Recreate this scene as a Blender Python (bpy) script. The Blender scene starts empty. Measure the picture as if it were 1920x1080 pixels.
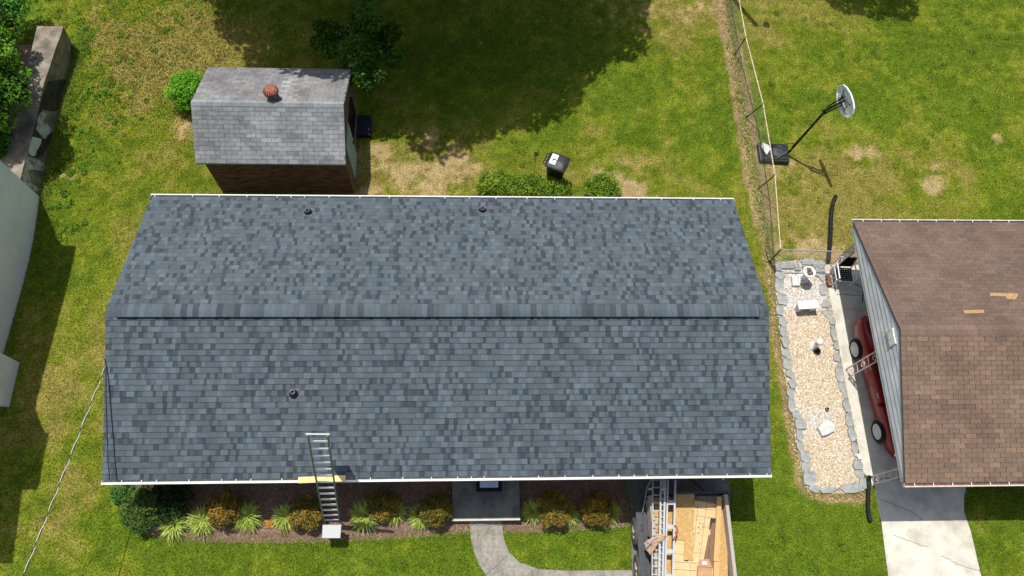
import bpy, bmesh, math, random
import numpy as np
from mathutils import Vector, Matrix
PI = math.pi; R = math.radians
rng = random.Random(7); nrng = np.random.default_rng(11)
S = bpy.context.scene; COL = S.collection

# ------------------------------------------------------------------ camera, sky, sun, exposure
CAM = Vector((0.7132, -6.6144, 22.5987)); FPX = 1458.2
CM = Matrix(((0.99874, -0.00125, -0.05025), (-0.01727, 0.93031, -0.36638), (0.04721, 0.36678, 0.92911)))
cd = bpy.data.cameras.new('camera'); cam = bpy.data.objects.new('camera', cd); COL.objects.link(cam)
cam.matrix_world = Matrix.Translation(CAM) @ CM.to_4x4()
cd.sensor_width = 36; cd.lens = FPX / 1920 * 36; cd.clip_end = 2000; S.camera = cam
SX, SY = 0.168, -0.287                      # shadow shift per metre of height
w = bpy.data.worlds.new('World'); S.world = w; w.use_nodes = True
nt = w.node_tree; sky = nt.nodes.new('ShaderNodeTexSky'); sky.sky_type = 'NISHITA'; sky.sun_disc = False
sky.sun_elevation = math.atan(1 / math.hypot(SX, SY)); sky.sun_rotation = math.atan2(-SX, -SY)
sky.dust_density = 2.0; hs = nt.nodes.new('ShaderNodeHueSaturation'); hs.inputs['Saturation'].default_value = .72; nt.links.new(sky.outputs[0], hs.inputs['Color'])
nt.links.new(hs.outputs[0], nt.nodes['Background'].inputs[0]); nt.nodes['Background'].inputs[1].default_value = 0.13
sd = bpy.data.lights.new('sun', 'SUN'); sd.energy = 4.6; sd.angle = R(0.5); sd.color = (1, .955, .87)
sun = bpy.data.objects.new('sun', sd); COL.objects.link(sun)
sun.rotation_euler = Vector((SX, SY, -1)).to_track_quat('-Z', 'Y').to_euler(); sun.location = (0, 0, 40)
S.view_settings.view_transform = 'Standard'; S.view_settings.look = 'None'; S.view_settings.exposure = 0.05

# ------------------------------------------------------------------ helpers
def TZ(x, y):
    """the front yard rises gently towards the left neighbour"""
    t = np.clip((4.5 - np.asarray(y, float)) / 7.5, 0, 1); t = t * t * (3 - 2 * t)
    return .06 * np.clip(4.6 - np.asarray(x, float), 0, 19) * t
def ray(u, v): return CM @ Vector(((u - 960) / FPX, -(v - 540) / FPX, -1))
def G(u, v, z=0.0):
    d = ray(u, v); zz = z
    for _ in range(6):
        t = (zz - CAM.z) / d.z; p = CAM + d * t; zz = z + (float(TZ(p.x, p.y)) if z < 1.0 else 0)
    return Vector((p.x, p.y, zz))
def GP(u, v, o, n):
    d = ray(u, v); t = (Vector(o) - CAM).dot(n) / d.dot(n); return CAM + d * t
def lin(c): return tuple((x / 255 / 12.92 if x / 255 <= .04045 else ((x / 255 + .055) / 1.055) ** 2.4) for x in c)

def mat(name, c, rough=.8, c2=None, scale=8, bump=0, bscale=60, metal=0, attr=False, spec=.3, dist=.02, stretch=None, c3=None, scale3=1.2, trans=0, coat=0, detail=5):
    m = bpy.data.materials.new(name); m.use_nodes = True; t = m.node_tree; b = t.nodes['Principled BSDF']
    b.inputs['Roughness'].default_value = rough; b.inputs['Metallic'].default_value = metal
    b.inputs['Specular IOR Level'].default_value = spec; b.inputs['Coat Weight'].default_value = coat
    tc = t.nodes.new('ShaderNodeTexCoord'); src = tc.outputs['Object']
    if stretch:
        mp = t.nodes.new('ShaderNodeMapping'); mp.inputs['Scale'].default_value = stretch
        t.links.new(src, mp.inputs[0]); src = mp.outputs[0]
    def noise(s, d=detail):
        n = t.nodes.new('ShaderNodeTexNoise'); n.inputs['Scale'].default_value = s; n.inputs['Detail'].default_value = d
        n.inputs['Roughness'].default_value = .62; t.links.new(src, n.inputs['Vector']); return n.outputs['Fac']
    def ramp(f, a=.36, z=.64):
        r = t.nodes.new('ShaderNodeMapRange'); r.inputs[1].default_value = a; r.inputs[2].default_value = z
        t.links.new(f, r.inputs[0]); return r.outputs[0]
    def mix(f, a, bb, mode='MIX'):
        x = t.nodes.new('ShaderNodeMix'); x.data_type = 'RGBA'; x.blend_type = mode
        if isinstance(f, float): x.inputs[0].default_value = f
        else: t.links.new(f, x.inputs[0])
        for i, q in ((6, a), (7, bb)):
            if isinstance(q, tuple): x.inputs[i].default_value = q + (1,)
            else: t.links.new(q, x.inputs[i])
        return x.outputs[2]
    col = lin(c)
    if attr:
        a = t.nodes.new('ShaderNodeVertexColor'); a.layer_name = 'tone'; base = a.outputs[0]
        if c2:
            base = mix(ramp(noise(scale)), base, mix(1.0, base, lin(c2), 'MULTIPLY'))
        if c3: base = mix(ramp(noise(scale3)), base, mix(1.0, base, lin(c3), 'MULTIPLY'))
        t.links.new(base, b.inputs['Base Color'])
    else:
        if c2: col = mix(ramp(noise(scale)), lin(c), lin(c2))
        if c3: col = mix(ramp(noise(scale3), .5, .72), col, lin(c3))
        if isinstance(col, tuple): b.inputs['Base Color'].default_value = col + (1,)
        else: t.links.new(col, b.inputs['Base Color'])
    if bump:
        bp = t.nodes.new('ShaderNodeBump'); bp.inputs['Strength'].default_value = bump; bp.inputs['Distance'].default_value = dist
        t.links.new(noise(bscale, 3), bp.inputs['Height']); t.links.new(bp.outputs[0], b.inputs['Normal'])
    if trans:
        b.inputs['Transmission Weight'].default_value = 0
        tr = t.nodes.new('ShaderNodeBsdfTranslucent'); ms = t.nodes.new('ShaderNodeMixShader'); ms.inputs[0].default_value = trans
        lk = b.inputs['Base Color'].links
        if lk: t.links.new(lk[0].from_socket, tr.inputs[0])
        else: tr.inputs[0].default_value = b.inputs['Base Color'].default_value
        out = t.nodes['Material Output']; t.links.new(b.outputs[0], ms.inputs[1]); t.links.new(tr.outputs[0], ms.inputs[2]); t.links.new(ms.outputs[0], out.inputs[0])
    return m

def sc(f, t): return tuple(c * f for c in t)
class MB:
    def __init__(s): s.v = []; s.f = []; s.c = []; s.tone = (1, 1, 1)
    def add(s, vs, fs, tone=None):
        n = len(s.v); s.v += [tuple(p) for p in vs]; s.f += [tuple(i + n for i in f) for f in fs]; s.c += [tone or s.tone] * len(fs); return s
    def box(s, c, d, rz=0, m=None, tone=None):
        x, y, z = [q / 2 for q in d]; P = [Vector((a * x, b * y, e * z)) for e in (-1, 1) for b in (-1, 1) for a in (-1, 1)]
        M = Matrix.Translation(c) @ (m.to_4x4() if m else Matrix.Rotation(rz, 4, 'Z'))
        return s.add([M @ p for p in P], [(0, 2, 3, 1), (4, 5, 7, 6), (0, 1, 5, 4), (1, 3, 7, 5), (3, 2, 6, 7), (2, 0, 4, 6)], tone)
    def beam(s, a, b, wd, ht, up=(0, 0, 1), tone=None):
        a = Vector(a); b = Vector(b); d = (b - a); L = d.length; d.normalize(); x = d.cross(Vector(up))
        x = x.normalized() if x.length > 1e-5 else Vector((1, 0, 0)); u = x.cross(d).normalized()
        return s.box((a + b) / 2, (wd, L, ht), m=Matrix((x, d, u)).transposed(), tone=tone)
    def tube(s, pts, r, n=8, cap=True, tone=None):
        pts = [Vector(p) for p in pts]; rs = r if isinstance(r, (list, tuple)) else [r] * len(pts); vs = []; pu = None
        for i, p in enumerate(pts):
            d = (pts[min(i + 1, len(pts) - 1)] - pts[max(i - 1, 0)]).normalized()
            if pu is None:
                pu = d.cross(Vector((0, 0, 1))); pu = pu.normalized() if pu.length > .01 else Vector((1, 0, 0))
            pu = (pu - d * pu.dot(d)).normalized(); q = d.cross(pu)
            vs += [p + (pu * math.cos(2 * PI * k / n) + q * math.sin(2 * PI * k / n)) * rs[i] for k in range(n)]
        fs = [(i * n + k, i * n + (k + 1) % n, (i + 1) * n + (k + 1) % n, (i + 1) * n + k) for i in range(len(pts) - 1) for k in range(n)]
        if cap: fs += [tuple(range(n - 1, -1, -1)), tuple((len(pts) - 1) * n + k for k in range(n))]
        return s.add(vs, fs, tone)
    def lathe(s, c, prof, n=20, axis='Z', tone=None):
        vs = []
        for r, h in prof:
            for k in range(n):
                a = 2 * PI * k / n; p = (r * math.cos(a), r * math.sin(a), h)
                if axis == 'X': p = (h, r * math.cos(a), r * math.sin(a))
                if axis == 'Y': p = (r * math.cos(a), h, r * math.sin(a))
                vs.append(Vector(c) + Vector(p))
        m = len(prof); fs = [(i * n + k, i * n + (k + 1) % n, (i + 1) * n + (k + 1) % n, (i + 1) * n + k) for i in range(m - 1) for k in range(n)]
        if prof[0][0] > 1e-4: fs.append(tuple(range(n - 1, -1, -1)))
        if prof[-1][0] > 1e-4: fs.append(tuple((m - 1) * n + k for k in range(n)))
        return s.add(vs, fs, tone)
    def prism(s, poly, z0, z1, tone=None):
        bm = bmesh.new(); vs = [bm.verts.new((p[0], p[1], 0)) for p in poly]; f = bm.faces.new(vs); f.normal_update()
        if f.normal.z < 0: poly = poly[::-1]
        bm.free(); bm = bmesh.new(); vs = [bm.verts.new((p[0], p[1], 0)) for p in poly]; bm.faces.new(vs)
        bmesh.ops.triangulate(bm, faces=bm.faces[:]); bm.verts.index_update(); n = len(poly)
        tri = [tuple(v.index for v in q.verts) for q in bm.faces]; bm.free()
        V = [(p[0], p[1], z1) for p in poly] + [(p[0], p[1], z0) for p in poly]
        F = tri + [tuple(i + n for i in t[::-1]) for t in tri] + [(i, i + n, (i + 1) % n + n, (i + 1) % n)[::1] for i in range(n)]
        F = tri + [tuple(i + n for i in t[::-1]) for t in tri] + [(i + n, (i + 1) % n + n, (i + 1) % n, i) for i in range(n)]
        return s.add(V, F, tone)
    def build(s, name, m, parent=None, smooth=False, bevel=0, world=False, loc=None):
        me = bpy.data.meshes.new(name); off = Vector((0, 0, 0))
        if world and parent: off = world_loc(parent)
        if loc is not None: off = Vector(loc)
        me.from_pydata([(v[0] - off.x, v[1] - off.y, v[2] - off.z) for v in s.v], [], s.f)
        a = me.color_attributes.new('tone', 'FLOAT_COLOR', 'CORNER'); arr = np.ones((len(me.loops), 4), dtype=np.float32)
        tot = np.array([len(f) for f in s.f]); arr[:, :3] = np.repeat(np.array(s.c, dtype=np.float32), tot, axis=0); a.data.foreach_set('color', arr.ravel())
        if smooth: me.polygons.foreach_set('use_smooth', [True] * len(me.polygons))
        me.materials.append(m); o = bpy.data.objects.new(name, me); COL.objects.link(o)
        if parent: o.parent = parent
        if loc is not None: o.location = loc
        if bevel:
            b = o.modifiers.new('bevel', 'BEVEL'); b.width = bevel; b.segments = 2; b.limit_method = 'ANGLE'; b.angle_limit = R(40)
        if smooth and not bevel: pass
        return o
def world_loc(o):
    l = Vector((0, 0, 0))
    while o: l = l + o.location; o = o.parent
    return l
def tag(o, label=None, cat=None, group=None, kind=None):
    if label: o['label'] = label
    if cat: o['category'] = cat
    if group: o['group'] = group
    if kind: o['kind'] = kind
    return o
def thing(name, label, cat, loc=(0, 0, 0), rz=0, group=None):
    o = bpy.data.objects.new(name, None); COL.objects.link(o); o.location = loc; o.rotation_euler = (0, 0, rz); o.empty_display_size = .2
    return tag(o, label, cat, group)
def copy_tree(o, parent=None):
    c = o.copy(); COL.objects.link(c); c.parent = parent
    for ch in list(o.children): copy_tree(ch, c)
    return c

# numpy value noise
_lat = nrng.random((512, 512))
def vn(x, y):
    xi = np.floor(x).astype(int); yi = np.floor(y).astype(int); fx = x - xi; fy = y - yi
    fx = fx * fx * (3 - 2 * fx); fy = fy * fy * (3 - 2 * fy); a = lambda i, j: _lat[(xi + i) % 512, (yi + j) % 512]
    return (a(0, 0) * (1 - fx) + a(1, 0) * fx) * (1 - fy) + (a(0, 1) * (1 - fx) + a(1, 1) * fx) * fy
def fbm(x, y, s, o=4, seed=0):
    t = 0; w_ = 0; a = 1.; f = 1 / s
    for k in range(o): t = t + a * vn(x * f + seed * 17.3 + k * 31.7, y * f - seed * 9.1 + k * 11.9); w_ += a; a *= .6; f *= 2.1
    return t / w_
def inpoly(x, y, poly):
    c = np.zeros(x.shape, bool); n = len(poly)
    for i in range(n):
        x1, y1 = poly[i][:2]; x2, y2 = poly[(i + 1) % n][:2]
        k = ((y1 > y) != (y2 > y)); c ^= k & (x < (x2 - x1) * (y - y1) / ((y2 - y1) if y2 != y1 else 1e-9) + x1)
    return c
def dline(x, y, pts):
    d = np.full(x.shape, 1e9)
    for a, b in zip(pts[:-1], pts[1:]):
        ax, ay = a[0], a[1]; dx, dy = b[0] - ax, b[1] - ay
        t = np.clip(((x - ax) * dx + (y - ay) * dy) / (dx * dx + dy * dy), 0, 1)
        sd_ = np.hypot(x - ax - t * dx, y - ay - t * dy); d = np.minimum(d, sd_)
    return d
def GL(l, z=0): return [tuple(G(u, v, z)) for u, v in l]

# ------------------------------------------------------------------ materials
M = {}
M['ground'] = mat('lawn_soil', (0, 0, 0), .95, c2=(150, 150, 135), scale=22, bump=.9, bscale=30, attr=True, spec=.05, dist=.05, c3=(222, 226, 205), scale3=5)
M['blade'] = mat('grass_blade', (0, 0, 0), .75, attr=True, spec=.12, trans=.25)
M['concrete'] = mat('pale_concrete', (204, 201, 190), .9, c2=(188, 184, 172), scale=2.2, bump=.2, bscale=80, c3=(172, 166, 152), scale3=1.1, spec=.2)
M['old_concrete'] = mat('walk_concrete', (158, 152, 144), .92, c2=(132, 127, 120), scale=9, bump=.3, bscale=90, c3=(110, 107, 102), scale3=1.7, spec=.2)
M['porch_concrete'] = mat('porch_concrete', (122, 122, 116), .85, c2=(92, 93, 91), scale=2.2, bump=.2, bscale=60, c3=(76, 78, 78), scale3=1.1)
M['dark_concrete'] = mat('dark_driveway', (112, 110, 108), .9, c2=(90, 89, 88), scale=4, bump=.3, bscale=80)
M['crack'] = mat('crack_line', (105, 100, 92), 1)
M['mulch'] = mat('mulch', (140, 116, 100), 1, c2=(112, 90, 78), scale=45, bump=1, bscale=70, dist=.03, c3=(156, 134, 116), scale3=7, spec=.05)
M['chips'] = mat('mulch_chips', (0, 0, 0), 1, attr=True, spec=.05)
M['brick'] = mat('brick', (120, 70, 56), .9)
def brickify(m, c1, c2, mortar, sx=.2, sy=.068, coords='xz', rough=.9):
    t = m.node_tree; b = t.nodes['Principled BSDF']; b.inputs['Roughness'].default_value = rough
    tc = t.nodes.new('ShaderNodeTexCoord'); sp = t.nodes.new('ShaderNodeSeparateXYZ'); cb = t.nodes.new('ShaderNodeCombineXYZ'); t.links.new(tc.outputs['Object'], sp.inputs[0])
    ad = t.nodes.new('ShaderNodeMath'); t.links.new(sp.outputs[0], ad.inputs[0]); t.links.new(sp.outputs[1], ad.inputs[1])
    t.links.new(ad.outputs[0], cb.inputs[0]); t.links.new(sp.outputs[2], cb.inputs[1])
    bt = t.nodes.new('ShaderNodeTexBrick'); t.links.new(cb.outputs[0], bt.inputs['Vector']); bt.inputs['Scale'].default_value = 1
    bt.inputs['Brick Width'].default_value = sx; bt.inputs['Row Height'].default_value = sy; bt.inputs['Mortar Size'].default_value = .006
    bt.inputs['Color1'].default_value = lin(c1) + (1,); bt.inputs['Color2'].default_value = lin(c2) + (1,); bt.inputs['Mortar'].default_value = lin(mortar) + (1,)
    t.links.new(bt.outputs['Color'], b.inputs['Base Color'])
    bp = t.nodes.new('ShaderNodeBump'); bp.inputs['Strength'].default_value = .6; bp.inputs['Distance'].default_value = .008; bp.invert = True
    t.links.new(bt.outputs['Fac'], bp.inputs['Height']); t.links.new(bp.outputs[0], b.inputs['Normal'])
brickify(M['brick'], (150, 88, 70), (96, 52, 42), (160, 140, 125))
M['shed_brick'] = mat('shed_brick', (120, 70, 56), .9); brickify(M['shed_brick'], (138, 104, 88), (84, 62, 54), (66, 56, 50))
M['shingle'] = mat('grey_shingles', (0, 0, 0), .93, attr=True, c2=(205, 208, 212), scale=55, bump=.4, bscale=220, spec=.15, dist=.004, c3=(232, 232, 232), scale3=1.5)
M['shingle_old'] = mat('weathered_shingles', (0, 0, 0), .93, attr=True, c2=(226, 226, 226), scale=7, bump=.4, bscale=160, spec=.15, dist=.004, c3=(212, 212, 212), scale3=1.1)
M['shingle_brown'] = mat('brown_shingles', (0, 0, 0), .93, attr=True, c2=(228, 224, 220), scale=20, bump=.4, bscale=200, spec=.12, dist=.004, c3=(226, 224, 224), scale3=.9)
M['white'] = mat('white_paint', (228, 230, 230), .45, spec=.5)
M['gutter'] = mat('white_gutter', (225, 227, 226), .5, c2=(205, 207, 205), scale=2, spec=.4)
M['trough'] = mat('gutter_trough', (95, 100, 104), .7)
M['litter'] = mat('gutter_leaf_litter', (150, 110, 85), 1, c2=(95, 66, 48), scale=30, bump=1, bscale=50)
M['gutter2'] = mat('faded_gutter', (205, 200, 198), .6, c2=(175, 165, 160), scale=5)
M['black'] = mat('black_plastic', (24, 25, 28), .45, spec=.4)
M['blackgloss'] = mat('black_lid', (52, 57, 64), .5, spec=.35, c2=(30, 33, 38), scale=6)
M['steel'] = mat('galvanised_steel', (170, 172, 170), .45, metal=.6)
M['alu'] = mat('aluminium', (166, 170, 174), .5, metal=.2, spec=.4)
M['alu_dull'] = mat('dull_aluminium', (122, 130, 118), .5, metal=.3)
M['white_stucco'] = mat('white_painted_wall', (240, 246, 248), .85, c2=(232, 240, 243), scale=1.4, bump=.15, bscale=15, c3=(218, 228, 231), scale3=.8)
M['wall_old'] = mat('weathered_concrete_wall', (150, 142, 128), .95, c2=(112, 105, 94), scale=2.4, bump=.5, bscale=40, c3=(80, 76, 70), scale3=1.6)
M['wall_patch'] = mat('peeling_white_wall', (205, 210, 208), .9, c2=(150, 152, 150), scale=3.5, bump=.4, bscale=30, c3=(64, 60, 54), scale3=3.2)
M['side_shade'] = mat('painted_wall_shade', (72, 68, 60), .95, c2=(48, 46, 40), scale=3, bump=.5, bscale=30)
M['wall_white'] = mat('old_white_paint', (214, 224, 226), .85, c2=(190, 200, 202), scale=3)
M['dirt'] = mat('dirt_bank', (148, 128, 104), 1, c2=(108, 92, 72), scale=5, bump=.8, bscale=20)
M['siding'] = mat('blue_grey_siding', (210, 214, 218), .75, c2=(190, 198, 206), scale=2.6, c3=(226, 230, 234), scale3=1.5)
M['leaf'] = mat('leaves', (0, 0, 0), .6, attr=True, spec=.15, trans=.3)
M['bark'] = mat('bark', (96, 78, 60), .95, c2=(66, 52, 40), scale=14, bump=.8, bscale=30)
M['pebble'] = mat('pebbles', (0, 0, 0), .75, attr=True, spec=.3)
M['gravel'] = mat('gravel_bed', (192, 172, 142), .95, c2=(160, 138, 110), scale=24, bump=.8, bscale=60)
M['stone'] = mat('grey_stone', (160, 162, 160), .85, c2=(128, 130, 130), scale=5, bump=.7, bscale=30, c3=(190, 188, 184), scale3=2)
M['pale_stone'] = mat('pale_stone', (205, 205, 203), .8, c2=(184, 184, 184), scale=6, bump=.3, bscale=30)
M['white_stone'] = mat('white_cast_stone', (232, 230, 226), .7, c2=(212, 210, 206), scale=6, bump=.15, bscale=40)
M['car'] = mat('dark_red_car_paint', (122, 4, 18), .35, spec=.3, coat=.15)
M['glass'] = mat('dark_glass', (14, 16, 18), .08, spec=.8)
M['tyre'] = mat('tyre_rubber', (30, 30, 30), .85)
M['tyre_dusty'] = mat('dusty_tyre', (104, 100, 94), .95, c2=(72, 70, 66), scale=20)
M['rim'] = mat('alloy_rim', (206, 208, 210), .4, metal=.1)
M['rim_dusty'] = mat('dusty_rim', (190, 184, 170), .7, c2=(150, 140, 122), scale=14)
M['redlight'] = mat('tail_light', (190, 16, 22), .2, spec=.6)
M['clearlight'] = mat('head_light', (220, 222, 215), .2, spec=.7)
M['trailer'] = mat('black_trailer_paint', (44, 48, 56), .5, c2=(60, 64, 72), scale=10, spec=.4)
M['trailer_wood'] = mat('grey_trailer_board', (170, 158, 148), .9, c2=(176, 166, 156), scale=5, bump=.5, bscale=40, stretch=(6, 1, 6))
M['osb'] = mat('chipboard', (194, 160, 106), .85, c2=(166, 130, 80), scale=26, bump=.3, bscale=60, c3=(206, 176, 124), scale3=8)
M['ply'] = mat('fresh_plywood', (212, 184, 140), .8, c2=(196, 164, 118), scale=5, stretch=(1, 7, 1), c3=(222, 198, 158), scale3=2)
M['lumber'] = mat('new_lumber', (204, 170, 118), .8, c2=(182, 144, 92), scale=5, stretch=(9, .7, 9))
M['grey_lumber'] = mat('weathered_lumber', (140, 112, 90), .9, c2=(104, 82, 66), scale=6, stretch=(9, .7, 9), bump=.3)
M['ink'] = mat('ink', (40, 34, 30), .9)
M['card'] = mat('cardboard', (184, 146, 108), .9, c2=(168, 130, 94), scale=5)
M['cloth'] = mat('tan_cloth', (196, 166, 136), .95, c2=(170, 138, 108), scale=20, bump=.5, bscale=40)
M['blueprint'] = mat('blue_print', (96, 130, 186), .8)
M['orange'] = mat('orange_brown_hose', (150, 84, 54), .6)
M['rust'] = mat('rusty_copper_vent', (172, 112, 92), .7, c2=(126, 74, 58), scale=18, metal=.3)
M['grey_metal'] = mat('grey_metal', (104, 108, 112), .6, c2=(80, 84, 88), scale=9, metal=.3)
M['iron_white'] = mat('pale_painted_iron', (222, 214, 212), .55, c2=(196, 176, 168), scale=12)
M['backboard'] = mat('grey_backboard', (236, 240, 244), .5, c2=(222, 228, 234), scale=4)
M['green_trim'] = mat('pale_green_paint', (150, 176, 166), .8, c2=(126, 150, 142), scale=4)
M['mat_dark'] = mat('door_mat_border', (26, 32, 44), .95)
M['mat_blue'] = mat('door_mat_centre', (200, 216, 236), .95, c2=(184, 202, 226), scale=9)
M['pink'] = mat('faded_pink_print', (214, 186, 214), .95)
M['blue_disc'] = mat('blue_plaque', (140, 176, 206), .6, c2=(120, 156, 190), scale=30)
M['cable'] = mat('cable_black', (24, 28, 40), .6)
M['cable_white'] = mat('cable_pale', (205, 205, 200), .6)
M['wood_pale'] = mat('pale_board', (226, 204, 146), .8, c2=(208, 184, 124), scale=5, stretch=(1, 9, 9))
M['bare'] = mat('bare_shingle_patch', (178, 146, 108), .9, c2=(146, 114, 84), scale=12, stretch=(1, 4, 4))
M['interior'] = mat('door_paint', (120, 40, 36), .6)

# ------------------------------------------------------------------ ground (one sheet) and grass
FENCE_STRIP = [G(*p) for p in [(1338, -60), (1352, 0), (1366, 60), (1378, 110), (1391, 180), (1402, 250), (1414, 330), (1427, 400), (1440, 470), (1447, 520), (1452, 570), (1461, 640), (1470, 700), (1480, 770), (1491, 840), (1506, 910), (1535, 928), (1615, 930)]]
SPOTS = [(725, 290, .45, .35), (790, 300, .8, .35), (838, 318, .7, .4), (812, 352, .6, .5), (885, 352, .5, .45), (1150, 330, .35, .9), (1185, 352, .5, .9), (760, 345, .8, .3), (832, 264, .3, .5), (845, 300, .4, .45),
         (1610, 285, .35, .55), (1612, 300, .3, .5), (1738, 340, .45, .55), (1752, 355, .3, .5), (1868, 266, .35, .55), (700, 275, .3, .5), (355, 240, .3, .4), (120, 335, .3, .4), (690, 355, .4, .4),
         (1480, 482, .5, .6), (1520, 480, .5, .5), (1560, 484, .4, .5), (1590, 480, .3, .5), (1450, 300, .4, .3), (1190, 20, .8, .35), (1850, 990, .25, .35), (1300, 10, .5, .35), (1290, 50, .4, .25)]
DRYS = [(280, 90, 2.4, .42), (180, 40, 2.0, .2), (340, 120, 1.5, .5), (950, 320, 2.6, .5), (760, 310, 2.0, .7), (1650, 330, 3.2, .35), (1780, 330, 2.4, .35), (1500, 420, 2.0, .35), (160, 800, 1.4, .45), (120, 1000, 1.6, .5), (420, 120, 1.5, .6), (1250, 40, 1.6, .5), (600, 40, 2, .1),
        (330, 340, 1.5, .25), (1140, 240, 2.2, .2), (1860, 950, .8, .45), (1560, 990, 1., .1), (1130, 1040, .9, .3), (60, 1000, 1, .35), (200, 700, 1, .3)]
LUSH = [(900, 100, 4, .4), (650, 150, 2.5, .3), (1750, 60, 4.5, .5), (1250, 170, 3, .3), (330, 1040, 3, .75), (700, 1040, 3, .75), (1060, 1020, 2, .6), (1560, 1010, 1.6, .85), (1890, 480, 3, .2), (160, 500, 1.6, .5), (200, 250, 2, .3), (1400, 1000, 1.2, .9), (1330, 250, 1.5, .25), (1410, 450, .8, .5), (1880, 960, .8, .5)]
BED = GL([(208, 885), (218, 925), (226, 950), (242, 978), (262, 996), (300, 1009), (360, 1016), (430, 1018), (500, 1018), (640, 1016), (800, 1006), (884, 1000), (941, 1000), (1000, 999), (1100, 994), (1180, 988), (1181, 950), (1162, 880)])
WALK = GL([(880, 968), (881, 985), (883, 1010), (889, 1035), (898, 1058), (912, 1080), (930, 1100), (960, 1120), (1010, 1130), (1185, 1130), (1185, 1069), (1060, 1070), (1010, 1067), (975, 1055), (955, 1037), (945, 1012), (941, 985), (940, 968)])
DRIVE = GL([(1148, 870), (1160, 905), (1174, 925), (1181, 950), (1183, 1000), (1185, 1069), (1185, 1130), (1190, 1400), (1380, 1400), (1372, 1090), (1368, 905), (1366, 870)])
NDRIVE = [(12.03, 3.1), (12.03, 1.0), (12.03, -1), (12.1, -3.5), (12.36, -3.75), (12.36, -4.9), (12.28, -6.2), (12.2, -9), (15.0, -9), (14.93, -6.4), (14.92, -5.2), (14.85, -4.6), (14.95, -4.2), (15.1, -3.9), (15.6, -3.6), (15.6, 3.1)]
GARDEN = GL([(1452, 492), (1455, 560), (1462, 640), (1470, 700), (1482, 760), (1492, 830), (1505, 890), (1514, 922), (1560, 926), (1616, 924), (1620, 890), (1602, 830), (1588, 740), (1572, 660), (1556, 560), (1546, 492), (1500, 488)])
def lawn_colour(x, y):
    n0 = fbm(x, y, 4.5, 3, 1); n1 = fbm(x, y, 1.3, 4, 2); n2 = fbm(x, y, .38, 3, 3); n3 = fbm(x, y, .14, 2, 5)
    dry = np.clip((n0 - .5) * 1.3 + (n1 - .5) * 1.4 + (n2 - .5) * 1.2 + .43, 0, 1)
    for u, v, r, s in DRYS:
        p = G(u, v); dry += s * np.exp(-((x - p.x) ** 2 + (y - p.y) ** 2) / r ** 2) * (.4 + n1)
    for u, v, r, s in LUSH:
        p = G(u, v); dry -= s * np.exp(-((x - p.x) ** 2 + (y - p.y) ** 2) / r ** 2)
    dry = np.clip(dry, 0, 1)
    dirt = np.zeros(x.shape)
    for u, v, r, s in SPOTS:
        p = G(u, v); dirt += s * np.exp(-((x - p.x) ** 2 / 1.6 + (y - p.y) ** 2) / r ** 2)
    dirt = np.clip((dirt + (n1 - .5) * 1.5 + (n2 - .5) * 1.5 + (n3 - .5) * .6 - .26) * 2.0, 0, 1) * (dirt > .03)
    wob = (n2 - .5) * .35 + (n1 - .5) * .18
    dl = dline(x, y, FENCE_STRIP); hw = np.where(y > 4.5, .40, .22)
    strip = np.clip((hw - dl + wob * .6) / .10, 0, 1)
    # leaf litter between strip and fence line (east side) for y>3
    lush = np.array(lin((112, 137, 40))); mid = np.array(lin((140, 151, 50))); hay = np.array(lin((164, 154, 84)))
    soil = np.array(lin((208, 182, 138))); lit = np.array(lin((192, 162, 128)))
    d = dry[..., None]
    c = np.where(d < .5, lush + (mid - lush) * d * 2, mid + (hay - mid) * (d - .5) * 2)
    c = c * (.72 + .56 * n3[..., None]) * (.84 + .32 * n2[..., None])
    stripe = 1 + .07 * np.sin(y * 13 + n1 * 2) * np.clip(n0 * 2 - .4, 0, 1) * ((x > 10.5) & (y > 8)); c = c * stripe[..., None]
    c = c + (soil * (.8 + .4 * n3[..., None]) - c) * dirt[..., None]
    sc = soil + (lit - soil) * np.clip((n2 - .35) * 4 + (y > 8) * .5, 0, 1)[..., None]
    c = c + (sc * (.7 + .55 * n3[..., None]) - c) * strip[..., None]
    return np.clip(c, 0, 1), np.maximum(dirt, strip)
def build_ground():
    fx = np.arange(-17, 24.01, .11); fy = np.arange(-9, 16.01, .11)
    xs = np.concatenate([[-600, -200, -80, -40, -25], fx, [30, 45, 80, 200, 600]]); ys = np.concatenate([[-600, -200, -80, -30, -15], fy, [20, 28, 40, 80, 200, 600]])
    X, Y = np.meshgrid(xs, ys); n = len(xs); m = len(ys); c, _ = lawn_colour(X.ravel(), Y.ravel())
    Z = TZ(X.ravel(), Y.ravel()); V = np.stack([X.ravel(), Y.ravel(), Z], 1)
    i = np.arange((m - 1) * (n - 1)); r, q = i // (n - 1), i % (n - 1); a = r * n + q; F = np.stack([a, a + 1, a + n + 1, a + n], 1)
    me = bpy.data.meshes.new('ground'); me.from_pydata(V.tolist(), [], F.tolist())
    at = me.color_attributes.new('tone', 'FLOAT_COLOR', 'POINT'); cc = np.ones((len(V), 4), np.float32); cc[:, :3] = c; at.data.foreach_set('color', cc.ravel())
    me.materials.append(M['ground']); o = bpy.data.objects.new('ground', me); COL.objects.link(o); tag(o, kind='structure')
build_ground()
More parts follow.
